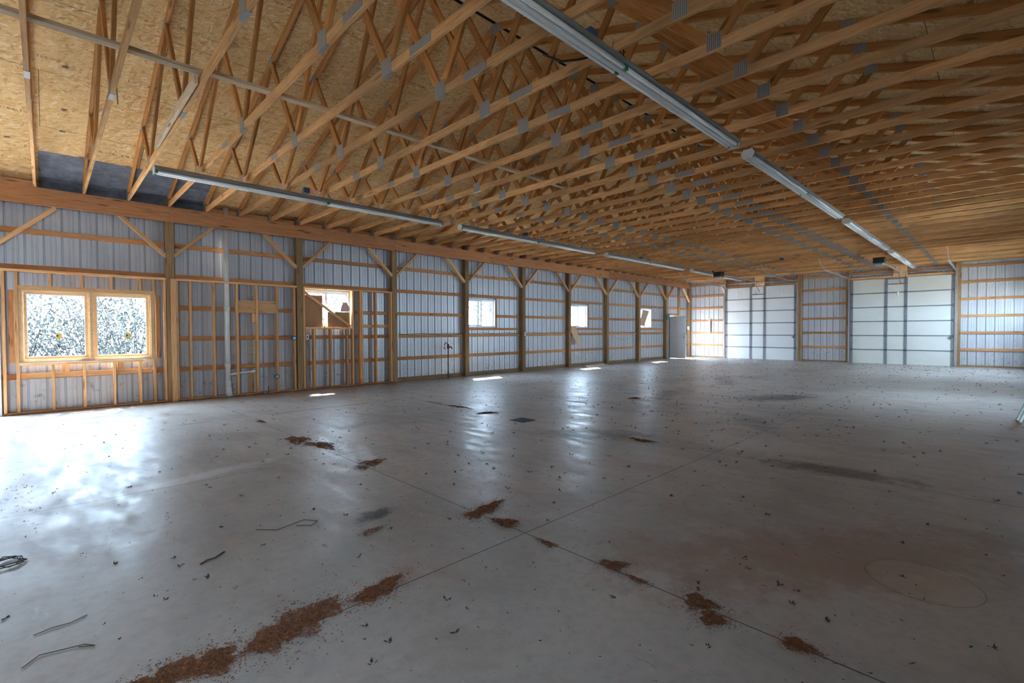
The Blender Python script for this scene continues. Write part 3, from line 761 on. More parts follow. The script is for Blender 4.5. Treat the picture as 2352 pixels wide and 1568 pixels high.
for n, y0, y1, nm in ((1, 6.36, 9.42, 'panelled'), (2, 1.26, 4.40, 'cream')):
    yc = (y0+y1)/2-0.03
    o = beam('door_header_board', (XF+0.035, y0-0.01, 3.40), (XF+0.035, y1+0.01, 3.40), 0.085, 0.04, M_pine); tag(o, 'pine board across the top of the %s garage door' % nm, 'board')
    o = beam('header_board', (XF+0.10, y0-0.02, 3.63), (XF+0.10, y1+0.02, 3.63), 0.085, 0.04, M_beam); tag(o, 'reddish board near the ceiling over the %s garage door' % nm, 'board')
    o = beam('spring_pad_board', (XF+0.00, yc+0.03, 3.365), (XF+0.00, yc+0.03, 3.80), 0.42, 0.028, M_pine, None, (0, 1, 0)); tag(o, 'upright pine mounting board centred over the %s garage door' % nm, 'board')
    t = empty('torsion_shaft', (XF-0.10, yc, 3.52)); tag(t, 'horizontal steel shaft above the %s garage door' % nm, 'shaft', 'garage door shafts')
    MB().tube([(XF-0.10, y0-0.1, 3.52), (XF-0.10, y1+0.1, 3.52)], 0.014, 10).build_at('rod', M_galv, (XF-0.1, yc, 3.52), t, True)
    for y in (y0-0.02, y1+0.02): MB().tube([(XF-0.10, y-0.03, 3.52), (XF-0.10, y+0.03, 3.52)], 0.05, 14).build_at('cable_drum', M_galv, (XF-0.1, y, 3.52), t)
    MB().box(XF-0.125, XF-0.016, yc-0.02, yc+0.02, 3.49, 3.56).build_at('center_bracket', M_white, (XF-0.1, yc, 3.5), t)
    MB().tube([(XF-0.10, y0+0.2, 3.52), (XF-0.10, yc-0.3, 3.52)], 0.02, 12).build_at('spring', M_galv, (XF-0.1, yc, 3.52), t)
    # opener
    ox = 19.0
    t = empty('garage_door_opener', (ox, yc, 3.42)); tag(t, 'black garage door opener hanging from the trusses in front of the %s door' % nm, 'door opener', 'garage door openers')
    hx = MB().box(ox-0.17, ox+0.17, yc-0.14, yc+0.14, 3.44, 3.58)
    for k in range(6): hx.box(ox-0.16+k*0.055, ox-0.13+k*0.055, yc-0.145, yc+0.145, 3.58, 3.62)
    mh = hx.build_at('motor_housing', M_black, (ox, yc, 3.42), t)
    MB().prism([(yc-0.13, 3.44), (yc+0.13, 3.44), (yc+0.10, 3.39), (yc-0.10, 3.39)], ox-0.20, ox+0.14).build_at('light_lens', M_lampside, (ox, yc, 3.42), mh)
    MB().box(ox+0.15, XF-0.15, yc-0.018, yc+0.018, 3.52, 3.56).build_at('rail', M_galv, (ox, yc, 3.42), t)
    MB().box(XF-0.17, XF-0.016, yc-0.03, yc+0.03, 3.50, 3.58).build_at('rail_bracket', M_white, (ox, yc, 3.42), t)
    for dy in (-0.12, 0.12):
        beam('hanger', (ox, yc+dy, 3.60), (ox-0.02, yc+dy, 3.80), 0.025, 0.004, M_galv, t, (1, 0, 0), 0.001)
    MB().tube([(XF-0.55, yc, 3.52), (XF-0.5, yc, 3.30), (XF-0.3, yc, 3.22), (XF-0.09, yc, 3.10)], 0.012, 6).build_at('door_arm', M_dgalv, (ox, yc, 3.42), t)
    if n == 2:
        MB().tube([(XF-0.75, yc, 3.51), (XF-0.75, yc, 2.78)], 0.003, 5).build_at('pull_cord', M_white, (ox, yc, 3.42), t)
        MB().tube([(XF-0.75, yc, 2.78), (XF-0.75, yc, 2.74), (XF-0.75, yc, 2.60)], [0.02, 0.028, 0.028], 10).build_at('pull_handle', M_white, (ox, yc, 3.42), t)
# second white man door, standing open
t = empty('door_3', (21.72, W+0.14, 0)); tag(t, kind='structure')
mb = MB().box(21.70, 21.744, 10.52, W+0.13, 0.012, 2.03)
for (a, b, c, d) in ((10.62, 10.94, 1.72, 1.94), (11.02, 11.28, 1.72, 1.94), (10.62, 10.94, 1.0, 1.6), (11.02, 11.28, 1.0, 1.6), (10.62, 10.94, 0.15, 0.88), (11.02, 11.28, 0.15, 0.88)):
    ringm = [(a, b, c, c+0.012), (a, b, d-0.012, d), (a, a+0.012, c, d), (b-0.012, b, c, d)]
    for (p, q, r, s_) in ringm: mb.box(21.697, 21.701, p, q, r, s_)
lf_ = mb.build_at('door_leaf', M_doorw, (21.72, W+0.14, 0), t)
MB().tube([(21.70, 10.59, 1.02), (21.665, 10.59, 1.02), (21.65, 10.59, 1.02), (21.635, 10.59, 1.02)], [0.012, 0.012, 0.03, 0.02], 10).build_at('door_handle', M_pipe, (21.7, 10.59, 1.02), lf_)
MB().tube([(21.70, 10.59, 1.17), (21.68, 10.59, 1.17)], 0.026, 10).build_at('deadbolt', M_pipe, (21.7, 10.59, 1.17), lf_)
ring(MB(), 21.70, 22.62, -0.03, 2.075, 0.03, W+0.10, SID+0.03).build_at('door_frame', M_white, (21.72, W+0.14, 0), t)
# doorway at the left edge
t = empty('door_4', (-0.60, W+0.1, 0)); tag(t, kind='structure')
ring(MB(), -2.05, -0.515, -0.03, 2.09, 0.05, W-0.02, SID+0.03).build_at('door_frame', M_white, (-0.6, W+0.1, 0), t)

# ------------------------------------------------------------------ roof extras
o = beam('lateral_brace', (-0.3, 5.47, ZT+0.108), (1.135, 5.47, ZT+0.108), 0.089, 0.036, M_grey, None, (0, 1, 0)); tag(o, 'weathered lateral brace lying on the first trusses at the upper left edge', 'brace')
o = beam('lateral_brace', (1.175, 5.42, ZT+0.108), (6.9, 5.42, ZT+0.108), 0.089, 0.036, M_grey, None, (0, 1, 0)); tag(o, 'long weathered lateral brace crossing over the truss bottom chords', 'brace')
o = beam('loose_board', (1.093, 5.50, ZT+0.045), (1.093, 7.75, ZT+0.045), 0.089, 0.036, M_grey, None); tag(o, 'pale weathered board nailed alongside the third truss chord at upper left', 'board')
# felt patch where a roof panel is missing
def rpt(x, y, d): return Vector((x, y, zr(y)-d))
mb = MB(); 
P = [rpt(-0.03, 10.50, 0.0015), rpt(2.33, 10.50, 0.0015), rpt(2.33, 11.36, 0.0015), rpt(-0.03, 11.36, 0.0015)]
Q = [p + Vector((0, 0, -0.002)) for p in P]
mb.v = [tuple(p) for p in P+Q]; mb.f = [(0, 1, 2, 3), (7, 6, 5, 4), (0, 4, 5, 1), (1, 5, 6, 2), (2, 6, 7, 3), (3, 7, 4, 0)]
o = mb.build_at('roofing_felt', M_membrane, (1.1, 11, 4)); tag(o, 'dark blue grey roofing felt patch at the eave above the double window', 'roofing felt')
o = wbox('gap_shade_sheet', M_membrane, -0.03, 2.33, W+0.135, W+0.142, 3.77, 3.93); tag(o, 'dark sheet standing in for the shaded gap behind the trusses above the double window', 'roofing felt')  # dark sheet stands in for the shade of the open gap below the felt
for i, (x, y) in enumerate(((0.48, 10.48), (1.07, 10.48), (0.25, 8.55), (0.25, 9.4), (0.24, 9.9), (1.08, 7.9), (1.07, 6.9), (-0.35, 10.3), (1.66, 8.4), (2.3, 9.1))):
    mb = MB().box(-0.03, 0.03, -0.004, 0.004, -0.016, 0).box(-0.03, -0.022, -0.02, 0.02, -0.018, -0.012).box(0.022, 0.03, -0.02, 0.02, -0.018, -0.012)
    o = mb.build('panel_clip', M_steelbox); o.location = (x, y, zr(y)-0.002)
    tag(o, 'tiny bright metal clip on the strand board roof at the upper left', 'clip', 'metal clips on the roof boards')
o = MB().tube([(0.62, 6.9, 4.30), (0.66, 7.4, 4.28), (0.72, 7.95, 4.26)], 0.006, 6).build_at('hanging_cable', M_wire, (0.6, 7, 4.3)); tag(o, 'thin black cable end dangling below the roof boards at upper left', 'cable')

# ------------------------------------------------------------------ strip lights
def make_light(x0, y, label):
    L = 4.98; zb = 3.585; zt = 3.70
    t = empty('strip_light', (x0, y, zb)); tag(t, label, 'strip light', 'unlit tube light fixtures under the trusses')
    hw = MB(); hw.prism([(y-0.055, zt), (y+0.055, zt), (y+0.10, zt-0.05), (y+0.10, zt-0.058), (y+0.03, zt-0.068), (y-0.03, zt-0.068), (y-0.10, zt-0.058), (y-0.10, zt-0.05)], x0, x0+L)
    hs_ = hw.build_at('housing', M_lampside, (x0, y, zb), t)
    MB().prism([(y-0.03, zt-0.068), (y+0.03, zt-0.068), (y+0.018, zt-0.105), (y-0.018, zt-0.105)], x0+0.01, x0+L-0.01).build_at('ballast_cover', M_lamp, (x0, y, zb), hs_)
    for i in (0, 1):
        for sg in (-1, 1):
            a, b = x0+0.035+i*(L/2-0.01), x0+L/2-0.03+i*(L/2-0.01)
            MB().tube([(a, y+sg*0.05, zb+0.028), (b, y+sg*0.05, zb+0.028)], 0.020, 12).build_at('tube', M_tube, (a, y, zb), t, True)
    for xx in (x0+0.02, x0+L/2, x0+L-0.02):
        for sg in (-1, 1):
            w_ = 0.012 if xx != x0+L/2 else 0.03
            MB().box(xx-w_, xx+w_, y+sg*0.05-0.014, y+sg*0.05+0.014, zb+0.010, zt-0.06).build_at('lampholder', M_green, (xx, y, zb), hs_)
    for xx, s_ in ((x0, -1), (x0+L, 1)):
        a, b = sorted((xx, xx+s_*0.008))
        MB().prism([(y-0.055, zt+0.002), (y+0.055, zt+0.002), (y+0.085, zt-0.05), (y+0.06, zb), (y-0.06, zb), (y-0.085, zt-0.05)], a, b).build_at('end_cap', M_lamp, (xx, y, zb), t)
    for xx in (x0+0.5, x0+L-0.5):
        MB().tube([(xx, y, zt), (xx, y, ZT+0.10)], 0.003, 5).build_at('chain', M_galv, (xx, y, zt), t)
    cw = MB()
    for k in range(5):
        r_ = random.Random(k)
        cw.tube([(x0+L/2-0.12+k*0.05, y-0.02+r_.uniform(-.03, .03), zt), (x0+L/2-0.16+k*0.06+r_.uniform(-.05, .05), y+r_.uniform(-.05, .05), zt+0.05), (x0+L/2-0.1+k*0.03, y+r_.uniform(-.02, .06), ZT+0.07)], 0.004, 5)
    cw.build_at('wiring', M_wire, (x0+L/2, y, zt), t)
    return t
LX = [1.15, 6.62, 12.2, 17.9]
names = ['nearest', 'second nearest', 'second farthest', 'farthest']
for side, y, off in (('left', 8.44, 0.0), ('right', 2.37, 0.0)):
    for i, x in enumerate(LX):
        make_light(x, y, '%s white strip light of the %s row' % (names[i], side))
        bx = x+2.15
        b = wbox('junction_box', M_blue, bx-0.05, bx+0.05, y+0.03, y+0.12, ZT+0.0, ZT+0.09)
        tag(b, 'blue junction box above the %s strip light of the %s row' % (names[i], side), 'junction box', 'junction boxes above the lights')
        c = MB().tube([(bx-0.03, y+0.10, ZT), (bx-0.06, y+0.14, ZT-0.05), (bx, y+0.16, ZT-0.02), (bx+0.08, y+0.12, ZT+0.06)], 0.006, 6).build_at('hanging_cable', M_wire, (bx, y, ZT))
        tag(c, 'loop of black cable beside the %s strip light of the %s row' % (names[i], side), 'cable', 'cable loops above the lights')
o = MB().tube([(3.40, 2.50, ZT+0.1), (3.45, 2.56, ZT-0.02), (3.36, 2.60, ZT-0.06), (3.3, 2.75, ZT-0.04), (3.22, 2.9, ZT+0.05)], 0.010, 7).build_at('hanging_cable', M_wire, (3.4, 2.6, ZT))
tag(o, 'thick black cable looping by the near right strip light', 'cable')
o = wbox('ceiling_junction_box', M_blue, 17.9, 18.0, 5.25, 5.35, ZT-0.04, ZT+0.05); tag(o, 'small dark junction box on a truss between the far strip lights', 'junction box')
o = MB().tube([(17.95, 5.35, ZT-0.03), (17.9, 5.9, ZT-0.10), (18.4, 7.0, ZT-0.16), (18.9, 7.7, 3.60)], 0.008, 6).build_at('opener_power_cable', M_wire, (18, 6, ZT)); tag(o, 'thin cable running from the junction box down to the left opener', 'cable')

# ------------------------------------------------------------------ plumbing, electrics
t = empty('vent_pipe', (2.72, W+0.06, 0)); tag(t, 'tall white plastic vent pipe rising from the floor through the stud frame', 'pipe')
vp = MB().tube([(2.72, W+0.06, 0.12), (2.72, W+0.06, 3.9)], 0.050, 20).build_at('pipe', M_pvc, (2.72, W+0.06, 0), t, True)
for z, h in ((0.60, 0.10), (1.78, 0.10), (0.20, 0.12)):
    MB().tube([(2.72, W+0.06, z), (2.72, W+0.06, z+h)], 0.058, 20).build_at('coupling', M_pvc, (2.72, W+0.06, z), vp, True)
MB().tube([(2.72, W+0.06, 0.22), (2.725, W+0.04, 0.10), (2.74, W+0.03, 0.0)], 0.062, 16).build_at('elbow', M_pvc, (2.72, W+0.06, 0), t, True)
bpz = MB().tube([(2.76, W+0.05, 0.46), (3.22, W+0.05, 0.50)], 0.024, 12).build_at('branch_pipe', M_pvc, (2.72, W, 0.46), t, True)
MB().tube([(3.16, W+0.05, 0.495), (3.24, W+0.05, 0.502)], 0.034, 12).build_at('branch_cap', M_pvc, (3.2, W, 0.5), bpz, True)
mb = MB()
for k in range(5):
    z = 0.72+k*0.085; mb.tube([(3.10, W+0.02, z-0.01), (3.15, W-0.03, z), (3.22, W-0.02, z+0.01)], 0.006, 5)
mb.tube([(3.26, W-0.02, 1.20), (3.18, W-0.04, 1.16), (3.10, W-0.03, 1.25), (3.16, W-0.04, 1.12), (3.26, W-0.02, 1.05), (3.24, W-0.02, 0.9)], 0.006, 5)
mb.tube([(3.06, W+0.0, 0.62), (3.14, W-0.03, 0.60), (3.26, W-0.02, 0.63)], 0.008, 5)
mb.tube([(3.26, W-0.02, 1.60), (3.235, W-0.03, 1.35), (3.26, W-0.02, 1.15)], 0.005, 5)
o = mb.build_at('cable_coil', M_yellow, (3.16, W, 0.9)); tag(o, 'loose yellow cable loops stapled to the stud right of the vent pipe', 'cable')
def outlet(x, z, y, m, label, r=None):
    t = empty('outlet_box', (x, y, z)); tag(t, label, 'outlet box', 'outlet boxes along the window wall')
    if r: 
        MB().tube([(x, y-0.03, z), (x, y+0.03, z)], r, 14).build_at('box_body', m, (x, y, z), t)
        MB().tube([(x, y-0.034, z), (x, y-0.031, z)], r*0.6, 12).build_at('knockout', M_steelbox, (x, y, z), t)
    else:
        MB().box(x-0.03, x+0.03, y-0.025, y+0.025, z-0.055, z+0.055).build_at('box_body', m, (x, y, z), t)
        MB().box(x-0.012, x+0.012, y-0.029, y-0.024, z-0.03, z+0.03).build_at('receptacle', M_black, (x, y, z), t)
outlet(3.655, 0.36, W-0.025, M_blue, 'round dark blue outlet box low on a stud right of the vent pipe', 0.05)
outlet(4.03, 1.20, W-0.025, M_blue, 'round dark outlet box just left of the boarded window post', 0.05)
outlet(4.34, 1.22, W+0.02, M_steelbox, 'silver outlet box just right of the boarded window post')
outlet(6.74, 1.23, W+0.12, M_steelbox, 'silver outlet box at the left end of the hydrant bay')
outlet(9.17, 1.24, W+0.12, M_steelbox, 'silver outlet box below the clear slider window')
outlet(11.50, 1.24, W-0.024, M_steelbox, 'silver outlet box on the post right of the clear slider window')
outlet(14.04, 1.22, W+0.12, M_steelbox, 'silver outlet box behind the hanging cardboard')
outlet(16.50, 1.22, W+0.12, M_blue, 'dark outlet box left end of the sagging wire bay')
outlet(18.92, 1.22, W+0.12, M_steelbox, 'silver outlet box below the tilted cardboard')
outlet(21.24, 1.24, W-0.024, M_steelbox, 'silver outlet box on the post beside the open white door')
def wire(name, pts, r, m, label, cat='wire', group=None):
    o = MB().tube(pts, r, 6).build_at(name, m, pts[0]); return tag(o, label, cat, group)
for b, nm in ((3, 'hydrant bay'), (4, 'clear slider window bay'), (5, 'plain bay'), (7, 'bay left of the tilted cardboard')):
    xs_ = [POSTX[b-1]+0.12+i*(2.438-0.24)/8 for i in range(9)]
    wire('wall_cable', [(x, W+0.13, 1.275+0.012*math.sin(i*1.7+b)) for i, x in enumerate(xs_)], 0.006, M_wire, 'black cable lying along the waist-high girt in the %s' % nm, 'cable', 'cables along the girt')
wire('sagging_wire', [(16.75, W+0.08, 1.15), (17.1, W+0.05, 1.0), (17.6, W+0.03, 0.95), (18.1, W+0.05, 1.02), (18.6, W+0.08, 1.30), (18.72, W+0.1, 1.5)], 0.004, M_wire, 'thin wire sagging across the siding left of the tilted cardboard')
wire('drooping_wire', [(1.30, W-0.03, 0.84), (1.38, W-0.06, 0.80), (1.45, W-0.05, 0.70), (1.43, W-0.04, 0.62), (1.40, W-0.03, 0.58)], 0.004, M_white, 'thin white wire drooping from the lower right of the double window')
wire('hanging_wire_tail', [(4.34, W+0.0, 1.16), (4.37, W-0.01, 0.9), (4.36, W-0.01, 0.5), (4.38, W, 0.2)], 0.004, M_wire, 'black wire hanging from the silver box under the boarded window')
t = empty('yard_hydrant', (8.28, W-0.10, 0)); tag(t, 'slim dark water hydrant pipe with red brown handle standing by the siding', 'hydrant')
MB().tube([(8.28, W-0.10, 0.0), (8.28, W-0.10, 0.86)], 0.016, 10).build_at('pipe', M_pipe, (8.28, W-0.1, 0), t, True)
MB().tube([(8.28, W-0.10, 0.0), (8.28, W-0.10, 0.16)], 0.03, 10).build_at('base', M_pipe, (8.28, W-0.1, 0), t, True)
hd = MB().tube([(8.28, W-0.10, 0.84), (8.28, W-0.10, 0.97)], 0.034, 12).build_at('head', M_red, (8.28, W-0.1, 0.85), t, True)
MB().tube([(8.28, W-0.10, 0.90), (8.34, W-0.16, 0.89), (8.36, W-0.18, 0.84)], 0.02, 10).build_at('spout', M_red, (8.28, W-0.1, 0.85), hd, True)
MB().tube([(8.28, W-0.10, 0.97), (8.20, W-0.10, 1.02), (8.15, W-0.10, 0.97), (8.13, W-0.10, 0.88), (8.18, W-0.10, 0.83)], 0.014, 8).build_at('handle', M_red, (8.28, W-0.1, 0.95), hd, True)
t = empty('floor_valve', (3.45, W-0.06, 0)); tag(t, 'small rusty capped pipe stub on the floor right of the vent pipe', 'pipe stub')
MB().tube([(3.40, W-0.06, 0), (3.40, W-0.06, 0.07)], 0.03, 10).build_at('cap', M_copper, (3.4, W-0.06, 0), t)
MB().tube([(3.48, W-0.02, 0), (3.48, W-0.02, 0.16)], 0.01, 8).build_at('stem', M_pipe, (3.48, W-0.02, 0), t)
o = MB().tube([(21.20, W-0.065, 1.85), (21.21, W-0.067, 2.0), (21.23, W-0.065, 2.12)], [0.03, 0.07, 0.03], 10).build_at('hanging_plastic_bottle', M_teal, (21, W, 1.85)); tag(o, 'small teal plastic thing hung on the post left of the open door', 'bottle')
o = wbox('paper_note', M_white, 23.58, 23.592, W+0.0, W+0.12, 1.38, 1.55); tag(o, 'white slip stuck to the far left corner post', 'note')

# ------------------------------------------------------------------ things on the floor
# pale green sheet metal trims leaning at the right edge
for i, (dx, lab) in enumerate(((0.0, 'nearest'), (0.07, 'middle'), (0.14, 'rearmost'))):
    pass
def trim(x0, y0, lab, tilt):
    A = Vector((x0, y0, 0.0)); B = Vector((x0+0.10, YR+0.03, 2.4)); d = (B-A).normalized()
    s_ = Vector((1, 0.15, 0)); s_ = (s_-d*s_.dot(d)).normalized(); n = d.cross(s_).normalized(); mb = MB()
    prof = [(0, 0), (0.012, 0.02), (0.05, 0.02), (0.062, 0), (0.12, 0), (0.125, 0.012), (0.14, 0.012)]
    for q in (A, B):
        for (a, b) in prof: mb.v.append(tuple(q + s_*a + n*b))
        for (a, b) in reversed(prof): mb.v.append(tuple(q + s_*a + n*(b+0.002)))
    N = len(prof)*2
    for i in range(N): mb.f.append((i, (i+1) % N, N+(i+1) % N, N+i))
    mb.f.append(tuple(range(N))[::-1]); mb.f.append(tuple(range(N, 2*N)))
    o = mb.build_at('metal_trim', M_palegreen, tuple(A)); tag(o, lab, 'metal trim', 'leaning metal trims')
trim(10.20, -0.165, 'left strip of pale green sheet metal leaning at the right edge', 0)
trim(10.02, -0.19, 'right strip of pale green sheet metal leaning at the right edge', 0)

# floor drain grate and cover
t = empty('floor_drain', (5.12, 5.04, 0)); tag(t, 'small square dark grate set in the concrete floor', 'drain')
MB().box(4.99, 5.25, 4.91, 5.17, 0.0, 0.0015).build_at('drain_pit', M_hole, (5.12, 5.04, 0), t)
mb = MB()
for i in range(11):
    y = 4.92+i*0.024; mb.box(4.99, 5.25, y-0.005, y+0.005, 0.0015, 0.006)
ringy = [(4.98, 5.26, 4.90, 4.912), (4.98, 5.26, 5.168, 5.18), (4.98, 4.992, 4.912, 5.168), (5.248, 5.26, 4.912, 5.168)]
for a, b, c, d in ringy: mb.box(a, b, c, d, 0, 0.007)
mb.build_at('grate', M_mesh, (5.12, 5.04, 0), t)

def crumbs(name, blobs, n, m, size, seed, rise=0.012):
    rnd = random.Random(seed); mb = MB(); cx = sum(b[0] for b in blobs)/len(blobs); cy = sum(b[1] for b in blobs)/len(blobs)
    tot = sum(b[2]*b[3] for b in blobs)
    for (x, y, rx, ry, a) in blobs:
        for _ in range(int(n*rx*ry/tot)):
            core = rnd.random() < 0.72
            r = math.sqrt(rnd.random()) * 0.9; th = rnd.uniform(0, 2*math.pi)
            if not core: r = abs(rnd.gauss(0, 0.85))+0.2
            wob = 1+0.28*math.sin(3*th+seed)+0.15*math.sin(7*th+2*seed)
            u, v = r*rx*math.cos(th)*wob, r*ry*math.sin(th)*wob
            px, py = x+u*math.cos(a)-v*math.sin(a), y+u*math.sin(a)+v*math.cos(a)
            z = rnd.random()*rise*max(0, 1-r)+0.001
            s_ = size*rnd.uniform(0.5, 1.5); t_ = rnd.uniform(0, math.pi); q = rnd.uniform(0.25, 0.6)
            dx, dy = math.cos(t_)*s_, math.sin(t_)*s_; ex, ey = -math.sin(t_)*s_*q, math.cos(t_)*s_*q
            k1, k2 = rnd.uniform(0, s_*0.7), rnd.uniform(0, s_*0.7)
            mb.quad((px-dx, py-dy, z), (px+ex, py+ey, z+k1), (px+dx, py+dy, z), (px-ex, py-ey, z+k2*0.3))
    return mb.build_at(name, m, (cx, cy, 0))
G = 'patches of red brown crumbs on the floor'
PILES = [([(0.32, 2.26, 0.12, 0.07, 0.2), (0.45, 2.23, 0.11, 0.09, -0.3), (0.20, 2.27, 0.08, 0.04, 0.2)], 9500, 'largest red brown crumb patch at the bottom edge of the floor'),
         ([(0.78, 2.25, 0.16, 0.12, 0.3), (0.93, 2.27, 0.12, 0.08, 0.3), (0.66, 2.20, 0.08, 0.08, 0.0)], 8000, 'wide red brown crumb patch second along the front joint'),
         ([(1.24, 2.26, 0.13, 0.065, 0.2), (1.15, 2.23, 0.07, 0.05, 0.2)], 4200, 'red brown crumb patch third along the front joint'),
         ([(2.40, 2.72, 0.16, 0.065, 0.25), (2.24, 2.69, 0.09, 0.06, 0.2)], 3600, 'red brown crumb patch just behind the joint crossing'),
         ([(2.29, 2.42, 0.07, 0.085, 0.1)], 1900, 'small red brown crumb patch touching the joint crossing'),
         ([(2.25, 2.00, 0.03, 0.08, 0)], 350, 'tiny crumb patch just right of the joint crossing'),
         ([(2.31, 1.54, 0.06, 0.08, 0.5), (2.26, 1.36, 0.025, 0.07, 0)], 1100, 'thin crumb trail on the joint between the crossing and round patch'),
         ([(2.29, 1.03, 0.07, 0.08, 0), (2.20, 0.93, 0.06, 0.06, 0)], 2600, 'round red brown crumb patch at the lower right on the joint'),
         ([(2.27, 0.59, 0.05, 0.07, 0.1)], 900, 'last small crumb patch at the lower right end of the joint'),
         ([(2.22, 6.10, 0.13, 0.24, -0.2), (2.32, 5.62, 0.12, 0.28, 0.15)], 5200, 'elongated crumb patch left of centre beyond the second joint'),
         ([(2.38, 4.50, 0.14, 0.11, 0.4), (2.22, 4.4, 0.05, 0.1, 0)], 1500, 'crumb patch right of the elongated one near centre floor'),
         ([(5.18, 5.90, 0.18, 0.10, -0.5)], 1500, 'small round crumb patch behind the floor grate'),
         ([(5.2, 3.08, 0.07, 0.16, 0.0)], 900, 'small crumb patch right of the floor grate beside the grey stain'),
         ([(2.30, 7.75, 0.04, 0.16, 0.0)], 700, 'small crumb patch on the pale floor below the vent pipe'),
         ([(8.35, 5.1, 0.16, 0.12, 0.0)], 800, 'small crumb patch far beyond the floor grate'),
         ([(5.25, 6.75, 0.06, 0.3, 0.1)], 900, 'streak of crumbs beyond the round patch behind the grate'),
         ([(1.55, 2.95, 0.10, 0.04, 0.2)], 260, 'faint crumb streak beside the black floor smudge')]
for i, (bl, n, lb) in enumerate(PILES):
    o = crumbs('crumb_patch', bl, int(n*(1.0 if i < 2 else 1.7)), M_rust, 0.0048 + 0.0012*(bl[0][0] > 4), 11+i); tag(o, lb, 'debris', G, 'stuff' if i in (5, 16) else None)

# loose bits of leaf and dirt: beyond counting
def litter():
    rnd = random.Random(5); mb = MB()
    def bit(x, y, s_):
        if not (-0.85 < y < 11.0 and -0.6 < x < 23.4): return
        t_ = rnd.uniform(0, 6.28)
        for k in range(2 if s_ < 0.016 else 4):
            a = t_+k*rnd.uniform(0.8, 1.8); l = s_*rnd.uniform(0.6, 1.3); h = s_*rnd.uniform(0.15, 0.9)
            ox, oy = x+rnd.uniform(-.4, .4)*s_, y+rnd.uniform(-.4, .4)*s_
            dx, dy = math.cos(a)*l, math.sin(a)*l; ex, ey = -math.sin(a)*l*0.35, math.cos(a)*l*0.35
            mb.quad((ox, oy, 0.001), (ox+dx*.5+ex, oy+dy*.5+ey, h*0.4), (ox+dx, oy+dy, h), (ox+dx*.5-ex, oy+dy*.5-ey, 0.001))
    for _ in range(4200):
        x = rnd.uniform(-0.3, 23.4)
        y = rnd.uniform(-0.85, 11.0)
        bit(x, y, rnd.choice((0.005, 0.007, 0.009, 0.012, 0.018))*(1.0+x/45))
    for _ in range(700): bit(rnd.gauss(7.5, 3.4), rnd.gauss(3.8, 2.2), rnd.choice((0.008, 0.010, 0.014, 0.022)))
    for _ in range(1800): bit(rnd.gauss(2.0, 1.6), rnd.uniform(0.2, 8), rnd.choice((0.003, 0.004, 0.006, 0.010)))
    for _ in range(60): bit(rnd.gauss(-0.2, 0.1), rnd.gauss(5.6, 0.5), rnd.uniform(0.006, 0.014))
    for _ in range(160): bit(rnd.uniform(20, 23.5), rnd.uniform(-.5, 10), 0.018)
    mb.v = [v for v in mb.v]
    o = mb.build('leaf_litter', M_litter)
    tag(o, 'scattered dark crumbs of dry leaf and dirt all over the concrete floor', 'leaf litter', None, 'stuff')
litter()
o = crumbs('sawdust_line', [(x, W-0.03, 0.25, 0.025, 0) for x in [i*0.45-0.3 for i in range(16)]], 3200, M_rust, 0.012, 77, 0.02)
tag(o, 'brown sawdust gathered along the foot of the stud frames', 'sawdust', None, 'stuff')

def twig(name, pts, r, m, lb, cat): 
    o = MB().tube(pts, r, 5).build_at(name, m, pts[0]); return tag(o, lb, cat)
pts = []
for i in range(30):
    a = i*0.75; rr = 0.075+0.02*math.sin(i*2.1); pts.append((-0.19+rr*math.cos(a), 4.02+rr*1.0*math.sin(a), 0.006+0.003*(i % 5)))
twig('wire_tangle', pts, 0.0028, M_wire, 'tangled black wire coil on the floor at the left edge', 'wire')
twig('dry_twig', [(1.00, 3.52, 0.003), (1.1, 3.42, 0.003), (1.2, 3.44, 0.003), (1.3, 3.47, 0.003), (1.36, 3.38, 0.003), (1.30, 3.33, 0.003), (1.22, 3.40, 0.003)], 0.0022, M_litter, 'crooked dark twig left of the black floor smudge', 'twig')
twig('dry_twig', [(-0.09, 2.72, 0.003), (-0.04, 2.78, 0.003), (0.03, 2.76, 0.003), (0.10, 2.74, 0.003), (0.13, 2.70, 0.003), (0.08, 2.735, 0.003)], 0.0018, M_litter, 'thin grey twig near the lower left corner', 'twig')
twig('dry_twig', [(-0.06, 2.98, 0.003), (0.0, 3.0, 0.003), (0.06, 2.99, 0.003), (0.12, 3.02, 0.003)], 0.0018, M_litter, 'dark twig just above the thin grey twig at lower left', 'twig')
twig('bark_chip', [(0.62, 3.22, 0.003), (0.66, 3.25, 0.003), (0.70, 3.25, 0.003), (0.76, 3.30, 0.003)], 0.006, M_litter, 'dark bark chip left of centre on the bluish floor', 'chip')

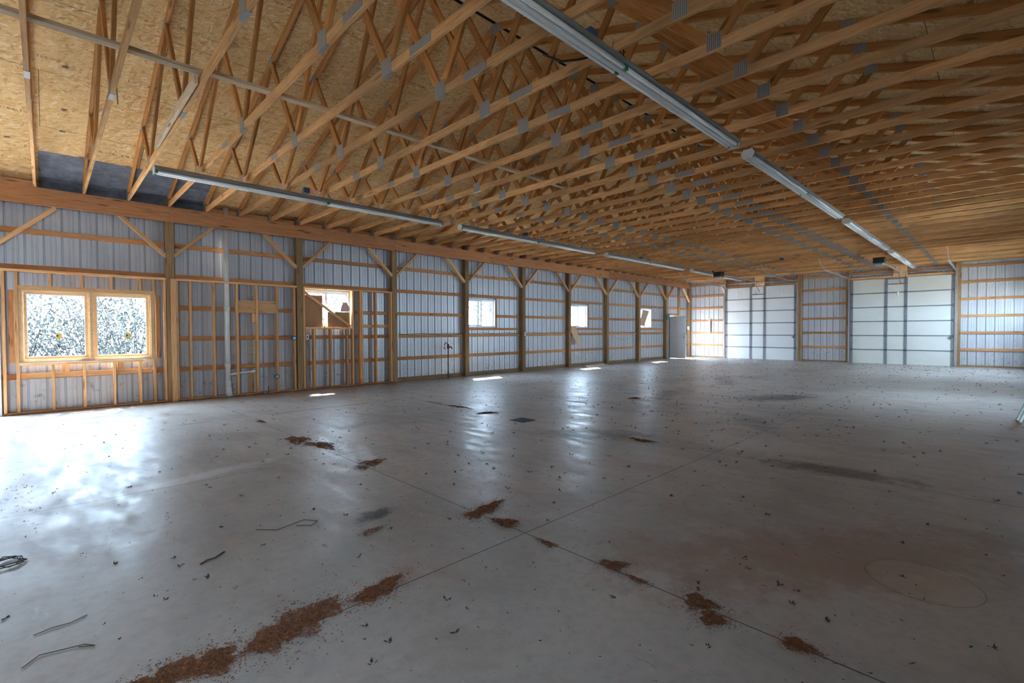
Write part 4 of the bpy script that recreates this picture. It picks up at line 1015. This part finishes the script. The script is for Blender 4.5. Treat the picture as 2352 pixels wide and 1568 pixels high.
# ------------------------------------------------------------------ outdoors
def shrub(x, y, h, r, seed, label, leaves=900, cat='shrub'):
    rnd = random.Random(seed); t = empty('shrub' if cat == 'shrub' else 'tree', (x, y, -0.17)); tag(t, label, cat, 'bushes outside the windows' if cat == 'shrub' else 'trees outside the windows')
    st = MB(); lf = MB()
    if cat == 'tree':
        st.tube([(0, 0, 0), (rnd.uniform(-.1, .1), 0, h*0.5), (rnd.uniform(-.3, .3), 0, h)], [r*0.09, r*0.07, r*0.03], 7)
    for k in range(26 if cat == 'shrub' else 30):
        a = rnd.uniform(0, 6.28); e = rnd.uniform(0.3, 1.0)
        z0 = 0 if cat == 'shrub' else h*rnd.uniform(0.25, 0.9)
        p = [(0, 0, z0)]; q = Vector((0, 0, z0))
        L = (h if cat == 'shrub' else r)*rnd.uniform(0.6, 1.1)
        for s_ in range(5):
            a += rnd.uniform(-.5, .5)
            d = Vector((math.cos(a)*r*0.28*e, math.sin(a)*r*0.28*e, L/5*rnd.uniform(0.5, 1.1)*(1 if cat == 'shrub' else 0.35)))
            q = q+d; p.append(tuple(q))
            for _ in range(leaves//40):
                c = q + Vector((rnd.gauss(0, r*.16), rnd.gauss(0, r*.16), rnd.gauss(0, 0.16))); l = rnd.uniform(0.02, 0.07)
                u = Vector((rnd.gauss(0, 1), rnd.gauss(0, 1), rnd.gauss(0, 1))).normalized()*l; v = u.cross(Vector((rnd.gauss(0, 1), rnd.gauss(0, 1), 1))).normalized()*l*0.4
                if c.z > 0.02: lf.quad(c-u, c+v, c+u, c-v)
        st.tube(p, [0.02, 0.016, 0.012, 0.009, 0.006, 0.004], 4)
        for _ in range(7):
            i = rnd.randint(1, 5); b0 = Vector(p[i]); dd = Vector((rnd.gauss(0, .3), rnd.gauss(0, .3), rnd.gauss(0.15, .25)))
            st.tube([b0, b0+dd*0.6, b0+dd*1.2+Vector((0, 0, 0.05))], [0.007, 0.005, 0.003], 3)
    st.build('branches', M_bark, t); lf.build('foliage', M_leaf, t)
    return t
for i, (x, y, h, r) in enumerate(((-1.6, 15.0, 3.5, 1.6), (-0.5, 16.2, 3.9, 1.8), (0.7, 15.2, 3.6, 1.6), (1.7, 16.4, 4.0, 1.8), (2.9, 16.0, 3.7, 1.6), (-2.6, 17, 3.2, 1.8))):
    shrub(x, y, h, r, 100+i, ('scraggly bush seen through the left pane of the double window, nearest', 'scraggly bush behind the centre mullion of the double window',
          'scraggly bush seen through the right pane of the double window, nearest', 'scraggly bush seen through the right pane of the double window, farther back',
          'scraggly bush just right of the view through the double window', 'scraggly bush at the left edge of the view through the double window')[i], 1500)
for i, (x, y, h, r) in enumerate(((6.9, 15.8, 4.2, 1.8), (8.6, 18.0, 4.6, 1.9))):
    shrub(x, y, h, r, 120+i, 'leafy bush seen through the boarded window, %s one' % ('left', 'right')[i], 1300)
for i, (x, y, h, r) in enumerate(((14.9, 17.6, 7.5, 1.5), (18.3, 20.5, 8.0, 1.5))):
    shrub(x, y, h, r, 140+i, 'slim tree seen through the clear slider window, %s one' % ('left', 'right')[i], 900, 'tree')
